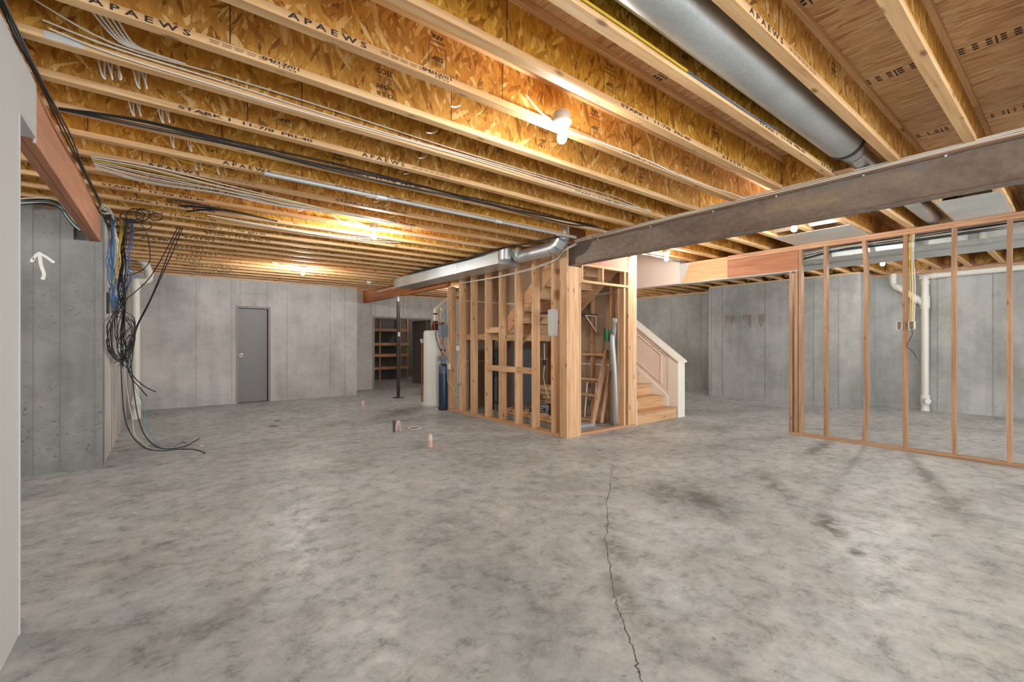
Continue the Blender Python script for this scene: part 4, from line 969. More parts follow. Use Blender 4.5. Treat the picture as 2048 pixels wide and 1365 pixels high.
m = MB(); m.tube([(5.665, 4.60, 0.0), (5.66, 4.605, .5), (5.655, 4.625, 1.0), (5.645, 4.65, 1.36), (5.665, 4.63, 1.46)], [.052, .05, .05, .05, .03], 14, 4); m.build('roll', 'bubble', t)
m = MB(); m.tube([(5.63, 4.75, 1.34), (5.63, 4.755, 1.46), (5.63, 4.755, 1.55)], .047, 14, 2); m.build('sleeve', 'green', t)
t = thing('foil_roll', 'second roll of foil bubble insulation pressed against the closet jack stud', 'insulation', (5.74, 4.56, 0))
m = MB(); m.tube([(5.748, 4.70, 0.0), (5.748, 4.70, .7), (5.748, 4.70, 1.2), (5.745, 4.69, 1.5), (5.735, 4.67, 1.66), (5.74, 4.67, 1.72)], [.05, .046, .046, .05, .056, .02], 14, 4); m.build('roll', 'bubble', t)
t = thing('wall_shelf', 'dark shelf board on a white bracket inside the closet', 'shelf', (5.2, 5.3, 1.8))
m = MB(); m.bbox((4.70, 5.08, 1.785), (5.79, 5.40, 1.80)); m.build('board', 'band', t)
m = MB(); m.bbox((4.70, 5.38, 1.735), (5.62, 5.40, 1.784)); m.build('cleat', 'redx', t)
m = MB(); m.beam((5.79, 5.12, 1.775), (5.52, 5.12, 1.775), .02, .012); m.beam((5.79, 5.12, 1.78), (5.79, 5.12, 1.50), .02, .012, (0, 1, 0)); m.beam((5.78, 5.12, 1.52), (5.54, 5.12, 1.765), .016, .008, (0, 1, 0)); m.build('bracket', 'wht', t)

# ------------------------------------------------------------------ drains and things on the slab
def stub(p, r, h, lab, tilt=0):
    t = thing('pipe_stub', lab, 'pipe', (p[0], p[1], 0))
    m = MB(); m.cyl((p[0], p[1], 0), (p[0] + tilt, p[1], h), r, n=16); m.cyl((p[0] + tilt, p[1], h), (p[0] + tilt, p[1], h + .006), r * .8, n=16); m.build('pipe', 'stub', t)
    m = MB(); m.cyl((p[0] + .002, p[1] - .003, .0), (p[0] + tilt * .4 + .001, p[1] - .003, h * .55), r * 1.02, n=16); m.build('pink_paint', 'pink', t)
    m = MB(); m.add([(p[0] + r * 2.2 * math.cos(k * .7) * random.uniform(.5, 1) + .04, p[1] - .06 + r * 2.2 * math.sin(k * .7) * random.uniform(.6, 1), .0009) for k in range(9)], [tuple(range(9))]); m.build('paint_spill', 'pink', t)
stub((2.646, 5.11, 0.0), .030, .155, 'pink-marked white pipe stub rising from the slab, the one closest to the camera')
stub((3.167, 9.039, 0.0), .030, .125, 'pink-marked white pipe stub rising from the slab, farther one before the black post')
p = (2.651, 6.256, 0.0)
t = thing('rough_in_pipe', 'dark capped pipe stub with pink ribbon beside the shallow trench', 'pipe', (p[0], p[1], 0))
m = MB(); m.cyl((p[0], p[1], 0), (p[0], p[1], .165), .016, n=12); m.cyl((p[0], p[1], .15), (p[0], p[1], .172), .02, n=12); m.build('pipe', 'band', t)
m = MB(); m.add([(p[0] + .05, p[1], .165), (p[0] + .085, p[1] - .02, .165), (p[0] + .10, p[1] - .025, .0), (p[0] + .088, p[1] - .02, .0), (p[0] + .07, p[1] - .01, .13), (p[0] + .035, p[1], .02), (p[0] + .02, p[1], .0)], [tuple(range(7))]); m.build('pink_ribbon', 'pink', t)
a, b = (2.712, 7.129, 0.0), (3.239, 7.074, 0.0)
t = thing('slab_trench', 'shallow broken trench patch in the slab with dark holes and scraps', 'trench', (a[0], a[1], 0))
m = MB(); d = (Vector(b) - Vector(a)).normalized(); n = Vector((-d[1], d[0], 0))
m.add([Vector(a) + d * (i * .05) + n * (.06 + random.uniform(-.015, .015)) + Vector((0, 0, .001)) for i in range(11)] + [Vector(a) + d * (i * .05) - n * (.05 + random.uniform(-.015, .015)) + Vector((0, 0, .001)) for i in range(10, -1, -1)], [tuple(range(22))]); m.build('rough_patch', 'block', t)
for f in (.06, .16, .27, .44):
    c = Vector(a) + d * f; m = MB(); m.add([c + Vector((.035 * math.cos(k * .785) * random.uniform(.7, 1), .035 * math.sin(k * .785) * random.uniform(.7, 1), .0022)) for k in range(8)], [tuple(range(8))]); m.build('hole', 'band', t)
m = MB(); m.beam(Vector(a) + d * .02 + Vector((0, 0, .012)), Vector(a) + d * .34 + Vector((0, 0, .012)), .025, .018); m.beam(Vector(a) + d * .36 + Vector((0, 0, .016)), Vector(b) + Vector((0, 0, .016)), .02, .02); m.build('scrap', 'cleat', t)
p = (3.024, 6.352, 0.0)
t = thing('floor_drain', 'round broken white drain opening in the slab beside the dark pipe stub', 'drain', (p[0], p[1], 0))
m = MB(); m.lathe((p[0], p[1], 0), [(.095, 0), (.105, .004), (.10, .010), (.085, .010), (.083, .002)], 24); m.build('rim', 'pvc', t)
m = MB(); m.add([(p[0] + .08 * math.cos(k * .4) * random.uniform(.8, 1), p[1] + .08 * math.sin(k * .4) * random.uniform(.8, 1), .0035) for k in range(16)], [tuple(range(16))]); m.build('dirt', 'brownp', t)

# ------------------------------------------------------------------ plumbing
px, py = -.42, 10.1
t = thing('drain_pipe', 'white plastic drain stack standing in the corner behind the cable tangle', 'pipe', (px, py, 0))
m = MB(); m.cyl((px, py, .10), (px, py, 2.22), .058, n=22); m.cyl((px, py, 2.22), (px, py, 2.42), .066, n=22); m.build('stack', 'pvc', t)
m = MB(); m.lathe((px, py, 0), [(.075, 0), (.075, .02), (.07, .025), (.07, .12), (.064, .13), (.064, .2), (.074, .21), (.074, .36), (.066, .37)], 22); m.cyl((px, py - .05, .29), (px, py - .105, .29), .055, n=18); m.cyl((px, py - .105, .29), (px, py - .115, .29), .04, n=6); m.build('cleanout', 'pvc', t)
m = MB(); m.lathe((px, py, .12), [(.060, 0), (.0605, .04)], 22); m.build('rust_ring', 'brownp', t)
m = MB(); m.tube([(px, py, 2.40), (px + .10, py, 2.40), (px + .17, py, 2.43), (px + .18, py, 2.52), (px + .165, py, 2.62)], .058, 16, 3); m.cyl((px + .18, py, 2.50), (px + .175, py, 2.56), .068, n=18); m.tube([(px + .165, py, 2.60), (px + .12, py, 2.71), (px + .02, py - .03, 2.80)], .058, 16, 3); m.cyl((px + .15, py, 2.62), (px + .13, py, 2.68), .066, n=18); m.build('offset_elbow', 'pvc', t)
qx, qy = 11.60, (11.6, 1.908, 1.181)[1]
t = thing('drain_pipe', 'white plastic waste stack with a wye on the pale concrete behind the open stud wall', 'pipe', (qx, qy, 0))
m = MB(); m.cyl((qx, qy, .06), (qx, qy, 2.50), .058, n=20); m.build('stack', 'pvc', t)
m = MB(); m.lathe((qx, qy, 0), [(.07, 0), (.07, .03), (.064, .04), (.064, .12), (.075, .13), (.075, .30), (.066, .31)], 20); m.cyl((qx - .06, qy - .03, .2), (qx - .11, qy - .06, .2), .05, n=14); m.build('cleanout', 'pvc', t)
m = MB(); m.cyl((qx, qy, 1.98), (qx, qy, 2.22), .072, n=20); m.cyl((qx, qy, 2.44), (qx, qy, 2.52), .068, n=20); wp = [(qx, qy + .0, 2.04), (qx, qy + .12, 2.17), (qx, qy + .42, 2.44), (qx, qy + .47, 2.50), (qx, qy + .48, 2.62), (qx, qy + .48, 2.705)]; m.tube(wp, .056, 16, 3); m.cyl((qx, qy + .08, 2.13), (qx, qy + .16, 2.205), .068, n=18); m.cyl((qx, qy + .38, 2.40), (qx, qy + .45, 2.465), .066, n=18); m.cyl((qx, qy + .48, 2.60), (qx, qy + .48, 2.68), .066, n=18); m.build('wye_branch', 'pvc', t)
m = MB(); m.tube([(qx, qy, 2.50), (qx, qy, 2.56), (qx, qy - .04, 2.60), (qx, qy - .12, 2.605), (qx, qy - 2.6, 2.63), (qx, qy - 4.2, 2.645)], .056, 16, 3); m.cyl((qx, qy - .10, 2.605), (qx, qy - .17, 2.607), .068, n=18); m.build('horizontal_run', 'pvc', t)
m = MB(); m.beam((qx, qy - .33, 2.67), (qx, qy - .33, 2.53), .02, .006, (0, 1, 0)); m.build('hanger_strap', 'pvc', t)
# black strips on the left wall: fuse panel bits
t = thing('terminal_block', 'small black terminal block mounted on the left concrete wall behind the cables', 'terminal block', (-.53, 6.95, 1.7))
m = MB(); m.bbox((-.539, 6.82, 1.66), (-.526, 7.02, 1.90)); m.build('body', 'rubber', t)
m = MB()
for i in range(8): m.box((-.526, 6.84, 1.68 + .026 * i), (-.523, 7.0, 1.692 + .026 * i))
m.build('terminal', 'band', t)
m = MB(); m.bbox((-.539, 6.98, 1.97), (-.527, 7.08, 2.05)); tag(m.build('splice_box', 'wht'), 'tiny white splice box on the left concrete wall above the terminal block', 'box')
m = MB(); m.bbox((-.539, 7.2, 1.60), (-.527, 7.28, 1.68)); tag(m.build('splice_box', 'wht'), 'tiny white splice box on the left concrete wall below the terminal block', 'box')
# electrical box on the stud
p = (7.11, 1.286, 1.534)
t = thing('electrical_box', 'double grey electrical box on the open wall stud with yellow cables', 'electrical box', (7.15, 1.30, 1.5))
for dx_, nm in ((0, 'box'), (.075, 'box')):
    m = MB(); y = 1.331; m.box((RX + dx_ * 0 + .005, y - .062 - dx_ * 0, p[2] - .05), (RX + .008, y + .002, p[2] + .05)) if False else None
m = MB(); z = p[2]
for y in (1.262, 1.373):
    m.box((RX - .03, y, z - .05), (RX + .05, y + .004, z + .05)); m.box((RX - .03, y + .05, z - .05), (RX + .05, y + .054, z + .05)); m.box((RX - .03, y, z - .05), (RX + .05, y + .054, z - .046)); m.box((RX - .03, y, z + .046), (RX + .05, y + .054, z + .05)); m.box((RX + .046, y, z - .05), (RX + .05, y + .054, z + .05))
m.build('box', 'wht', t)
m = MB(); m.tube([(RX - .01, 1.29, z - .03), (RX - .03, 1.28, z - .12), (RX - .02, 1.33, z - .25), (RX - .03, 1.27, z - .32), (RX - .03, 1.24, z - .40)], .004, 6); m.build('pigtail', 'blk', t)
for i in range(4):
    yy = 1.315 - .012 * i
    cable([(RX + .05, yy - .01, 2.70), (RX + .03, yy, 2.40), (RX + .02, yy - .008 * (i % 2) - .01, 2.0), (RX + .01, yy - .012, z + .1), (RX + .015, yy - .01, z + .04)], .0045, 'yel' if i < 2 else 'wht', 'slack %s cable dropping down the stud into the electrical box' % ('yellow' if i < 2 else 'cream'), 'cables into the electrical box')
# ------------------------------------------------------------------ cables
def yw(k): return Y0 + PITCH * k - FW - .012
# white cables along the fifth joist
G3 = 'white cables along the fifth joist'
for i in range(3):
    y = Y0 + PITCH * 5 - FW - .010; dzz = (.062, .034, .012, -.006)[i]
    pts = [(-.46 + .02 * i, y - .01 - .10 * (i == 0), JB + .10 - .03 * i)] + [(-.2 + .42 * j, y + (-.006 if i < 3 else .03) - .004 * math.sin(j * 1.3 + i), JB + dzz + .008 * math.sin(j * .9 + i * 1.7)) for j in range(10)] + [(4.15, y, JB + .02 + .012 * i)]
    cable(pts, .0042, 'wht', 'long white cable stapled along the fifth joist from the round duct', G3)
# loops of cable at the partition end
G4 = 'white cable tails hanging beside the drywall partition'
for (k, x, n_) in ((6, -.30, 3), (6, -.16, 2), (7, -.20, 2), (7, -.06, 2), (8, .0, 1), (8, .1, 1), (9, .15, 2), (9, .30, 1)):
    for j in range(n_):
        y = Y0 + PITCH * k - .16 - .02 * j; xx = x + .03 * j
        cable([(xx, y + .02, JB + .26), (xx + .01, y, JB + .15), (xx + .03 + .01 * j, y - .02, JB + .03), (xx + .045, y - .01, JB + .005), (xx + .04, y + .01, JB + .06), (xx + .05, y + .02, JB + .25)], .0045, 'wht', 'short white cable tail hanging between joists beside the partition', G4)
for j in range(5):
    cable([(-.42 + .05 * j, 2.60 + .01 * j, JT - .05), (-.33 + .03 * j, 2.70, JB + .18), (-.24 + .02 * j, 2.80, JB + .10), (-.18 + .02 * j, 2.86, JB + .07), (-.12 + .05 * j, 2.87, JB + .065)], .005, 'wht', 'white cable sweeping from the deck down to the fifth joist by the partition', 'white cables sweeping to the fifth joist')
m = MB(); m.add([(-.44, Y0 + PITCH * 5 - FW - .001, JB + .002), (-.30, Y0 + PITCH * 5 - FW - .001, JB + .002), (-.33, Y0 + PITCH * 5 - FW - .001, JB + .036), (-.44, Y0 + PITCH * 5 - FW - .001, JB + .036)], [(0, 1, 2, 3)])
tag(m.build('paint_patch', 'drywall'), 'white primer patch on the end of the fifth joist by the partition', 'paint')
# black cables along the top edge of the reddish beam
G5 = 'black cables along the reddish beam'
for i in range(3):
    x = -.526 + .008 * i
    cable([(x, 1.2, 2.70 - .005 * i), (x, 2.4, 2.688), (x + .005 * i, 2.9, 2.678 - .01 * i), (x, 3.4, 2.69), (x + .012 * i, 4.0, 2.675 - .008 * i), (x, 4.8, 2.69), (x + .01, 5.6, 2.68), (x, 6.2, 2.685), (x + .05 * i, 6.9, 2.66)], .005, 'blk', 'black cable stapled along the top edge of the reddish veneer beam', G5)
# black bundle under the seventh joist
yb_ = Y0 + PITCH * 7
G6 = 'black cables along the seventh joist'
for i in range(5):
    y0_ = yb_ - FW - .012
    pts = [(-.50, y0_ - .005 * i, JB - .012)] + [(-.1 + .55 * j, y0_ - .002 - .004 * ((i * 7 + j) % 2) - .010 * i, JB - .004 + .020 * (i % 3) + .010 * math.sin(j * 1.7 + i * 2.1)) for j in range(8)] + [(4.05, y0_ - .02 - .008 * i, JB + .02 + .004 * i), (4.28, y0_ - .14 + .012 * i, JB - .012)]
    cable(pts, .0052 if i < 3 else .004, 'blk', 'black cable strung along the seventh joist from the partition to the girder', G6)
# grey conduit
t = thing('conduit', 'long grey metal conduit strapped below the eighth joist', 'conduit', (2, 4.1, 2.69))
yc_ = Y0 + PITCH * 8 - .085
m = MB(); m.cyl((.62, yc_ - .01, JB - .022), (4.20, yc_ + .0, JB - .022), .019, n=14); m.build('pipe', 'conduit', t)
for x in (1.55, 2.9):
    m = MB(); m.cyl((x, yc_ - .007, JB - .022), (x + .09, yc_ - .007, JB - .022), .023, n=14); m.build('coupling', 'galvd', t)
# white bundle at the ninth and tenth joists
G7 = 'white cables fanned under the tenth joist'
for i in range(9):
    y = Y0 + PITCH * (9.35 + .08 * i)
    pts = [(-.44, Y0 + PITCH * 9 - .06 + .03 * i, JB - .012 - .004 * (i % 3)), (-.1, y - .25 + .03 * i, JB - .014 - .006 * (i % 2)), (.4, y - .12, JB - .016 - .008 * ((i * 5) % 3)), (.9, y - .02 * (i % 3), JB - .014 - .006 * (i % 4)), (1.35 + .06 * i, y + .10 - .03 * i, JB - .012), (1.62 + .11 * i, y + .16 - .05 * (i % 4), JB - .012 - .004 * (i % 2))]
    cable(pts, .0045, 'wht' if i not in (2,) else 'yel', 'loose %s cable fanned out under the joists beyond the grey conduit' % ('white' if i != 2 else 'yellow'), G7)
cable([(-.3, Y0 + PITCH * 8 + .06, JB + .05), (0., Y0 + PITCH * 8.3, JB + .03), (.35, Y0 + PITCH * 8.8, JB + .05)], .0045, 'yel', 'short yellow cable across the eighth joist bay')
for i in range(3):
    cable([(.05 + .06 * i, Y0 + PITCH * 11 + .2 * i, JB - .014), (.45, Y0 + PITCH * 11.2, JB - .012 - .006 * i), (.75 + .12 * i, Y0 + PITCH * 11.35 + 0.05 * i, JB - .014)], .009, 'blk', 'thick black cable stub under the eleventh joist', 'black stubs under the eleventh joist')
for i in range(3):
    cable([(.35, Y0 + PITCH * 12.1, JB - .01), (.9, Y0 + PITCH * 12.25 + .03 * i, JB - .014), (1.6 + .2 * i, Y0 + PITCH * 12.35 + .05 * i, JB - .006), (2.2 + .2 * i, Y0 + PITCH * 12.3, JB + .02)], .005, 'wht', 'thin white cable crossing under the twelfth joist', 'white cables under the twelfth joist')
# single white cable from the closest bulb along the third joist
y3 = Y0 + PITCH * 3 - FW - .010
cable([(1.70, y3 - .02, JB + .10), (1.82, y3 - .02, JB + .03), (1.93, y3 - .02, JB + .02)], .0055, 'wht', 'short white cable bending into the closest lamp box')
cable([(1.99, y3 - .02, JB + .0), (2.06, y3 - .012, JB - .008), (2.4, y3, JB + .012), (2.9, y3, JB + .022), (3.4, y3, JB + .008), (3.9, y3, JB + .018), (4.2, y3 - .01, JB + .03), (4.36, y3 - .08, JB - .012)], .0055, 'wht', 'single white cable along the third joist from the closest bulb to the girder')
# yellow then blue cable along the first joist
y1_ = Y0 + PITCH * 1 - FW - .009
cable([(1.1, y1_, JB + .022), (1.6, y1_, JB + .026), (2.1, y1_, JB + .022), ((2.07, 1.236, 2.735)[0], y1_, JB + .022)], .006, 'yel', 'yellow cable stapled along the first joist beside the round duct')
cable([((2.07, 1.236, 2.735)[0], y1_, JB + .022), (2.78, y1_, JB + .018), (3.05, y1_, JB + .028), (3.3, y1_ + .01, JB + .06)], .0032, 'blu', 'blue cable continuing the yellow one along the first joist')
# cables on the girder
G8 = 'white cables along the girder top'
for i in range(3):
    z = SZ1 + .006 + .014 * i
    cable([(SX - .08, -3.0, z)] + [(SX - .079 - .003 * (j % 2), -.2 + .7 * j, z + .004 * math.sin(j * 2 + i)) for j in range(7)] + [(SX - .09, 4.25, z - .01)], .0055, 'wht', 'white cable along the nailer on top of the rusty girder', G8)
for i in range(2):
    cable([(SX - .10, 4.22, 2.67 - .02 * i), (4.28, 4.36, 2.585 - .01 * i), (4.31, 4.52, 2.50), (4.32, 4.72, 2.475 - .02 * i), (4.325, 5.1, 2.44 - .02 * i), (4.325, 5.6, 2.42 - .015 * i), (4.325, 6.1, 2.415 - .012 * i), (4.325, 6.6, 2.42 - .008 * i), (4.325, 7.2, 2.425), (4.33, 7.6, 2.40 - .02 * i)], .0055, 'wht', '%s white cable draped across the tops of the closet studs' % ('upper', 'lower')[i])
G9 = 'dark cables over the trunk duct'
for i in range(6):
    cable([(4.0 + .008 * i, 4.20, JB - .010), (3.97 + .008 * i, 4.6, JB - .014), (3.80 + .012 * i, 5.3, 2.690 + .004 * (i % 3)), (3.80 + .014 * i, 6.2, 2.672 + .008 * (i % 3)), (3.80 + .014 * i, 7.2, 2.686 + .006 * (i % 2)), (3.80 + .014 * i, 8.0 + .1 * i, 2.695)], .006, 'blk', 'black cable lying along the top edge of the trunk duct over the closet', G9)
# cables over the trunk duct behind the open stud wall
G10 = 'cables over the trunk behind the stud wall'
for i in range(12):
    mt = ('wht', 'wht', 'blk', 'wht', 'blk', 'blk')[i % 6] if i != 4 else 'blu'
    z = 2.712 - .0 * i
    pts = [(7.34 - .008 * (i % 4), -3.0, 2.66)] + [(7.33 - .010 * (i % 4), -.6 + .55 * j, 2.655 - .012 * (i % 5) - .014 * j * (i % 3) * .3 + .01 * math.sin(j * 1.1 + i)) for j in range(6)] + [(7.30, 2.9, 2.60 - .012 * i), (7.34, 3.5, 2.58 - .010 * i)]
    cable(pts, .005, mt, 'loose %s cable strung in front of the trunk duct behind the open studs' % {'blu': 'blue', 'wht': 'white', 'blk': 'black'}[mt], G10)
# stairwell overhead cables
for i in range(4):
    cable([(5.2, 4.20 + .02 * i, JB - .012), (5.7, 4.16 + .03 * i, JB - .014), (6.3, 4.24 - .02 * i, JB - .016), (6.9, 4.22 + .02 * i, JB - .012)], .005, 'wht' if i % 2 else 'blk', '%s cable along the ceiling edge of the stair opening' % ('white' if i % 2 else 'black'), 'cables at the stair opening')
# loose ends hanging from joists
G11 = 'short cable ends poking out between joists'
for (x, k, a, b) in ((1.32, 3.45, .10, .05), (1.36, 4.4, .11, .03), (1.5, 5.4, .10, .06), (1.55, 6.3, .09, .05), (1.62, 8.45, .10, .05), (1.75, 8.6, .09, .03), (1.95, 9.5, .12, .04), (2.05, 12.7, .10, .03), (1.1, 10.4, .10, .05), (2.3, 10.5, .12, .04)):
    y = Y0 + PITCH * k
    cable([(x + a, y + .05, JB + .07), (x + a * .5, y + .02, JB + .03), (x, y - .01, JB + .006)], .005, 'wht', 'short white cable end poking out between two joists', G11)
# lamp feeds
for (lx, ly, nm) in (((1.967, 5.235, 2.63)[0], (1.967, 5.235, 2.63)[1], 'middle'), ((1.982, 8.822, 2.65)[0], (1.982, 8.822, 2.65)[1], 'grey door')):
    cable([(lx - .55, ly - .25, JB - .010), (lx - .42, ly - .10, JB - .012), (lx - .25, ly - .12, JB - .006), (lx - .06, ly, JB - .01)], .006, 'wht', 'slack white cable feeding the %s bulb' % nm)
    cable([(lx + .055, ly, JB - .01), (lx + .5, ly + .02, JB - .013), (lx + 1.3, ly + .06, JB - .014), (lx + 1.9, ly + .03, JB - .008)], .005, 'wht', 'white cable running on from the %s bulb' % nm)
lx, ly = (3.856, 10.525, 2.68)[0], (3.856, 10.525, 2.68)[1]
cable([(lx, ly, JB - .02), (lx + .1, ly + .6, JB - .06), (lx - .05, ly + 1.0, JB - .09), (lx - .3, ly + 1.1, JB - .10)], .007, 'wht', 'white cable hooked beside the empty lamp holder')

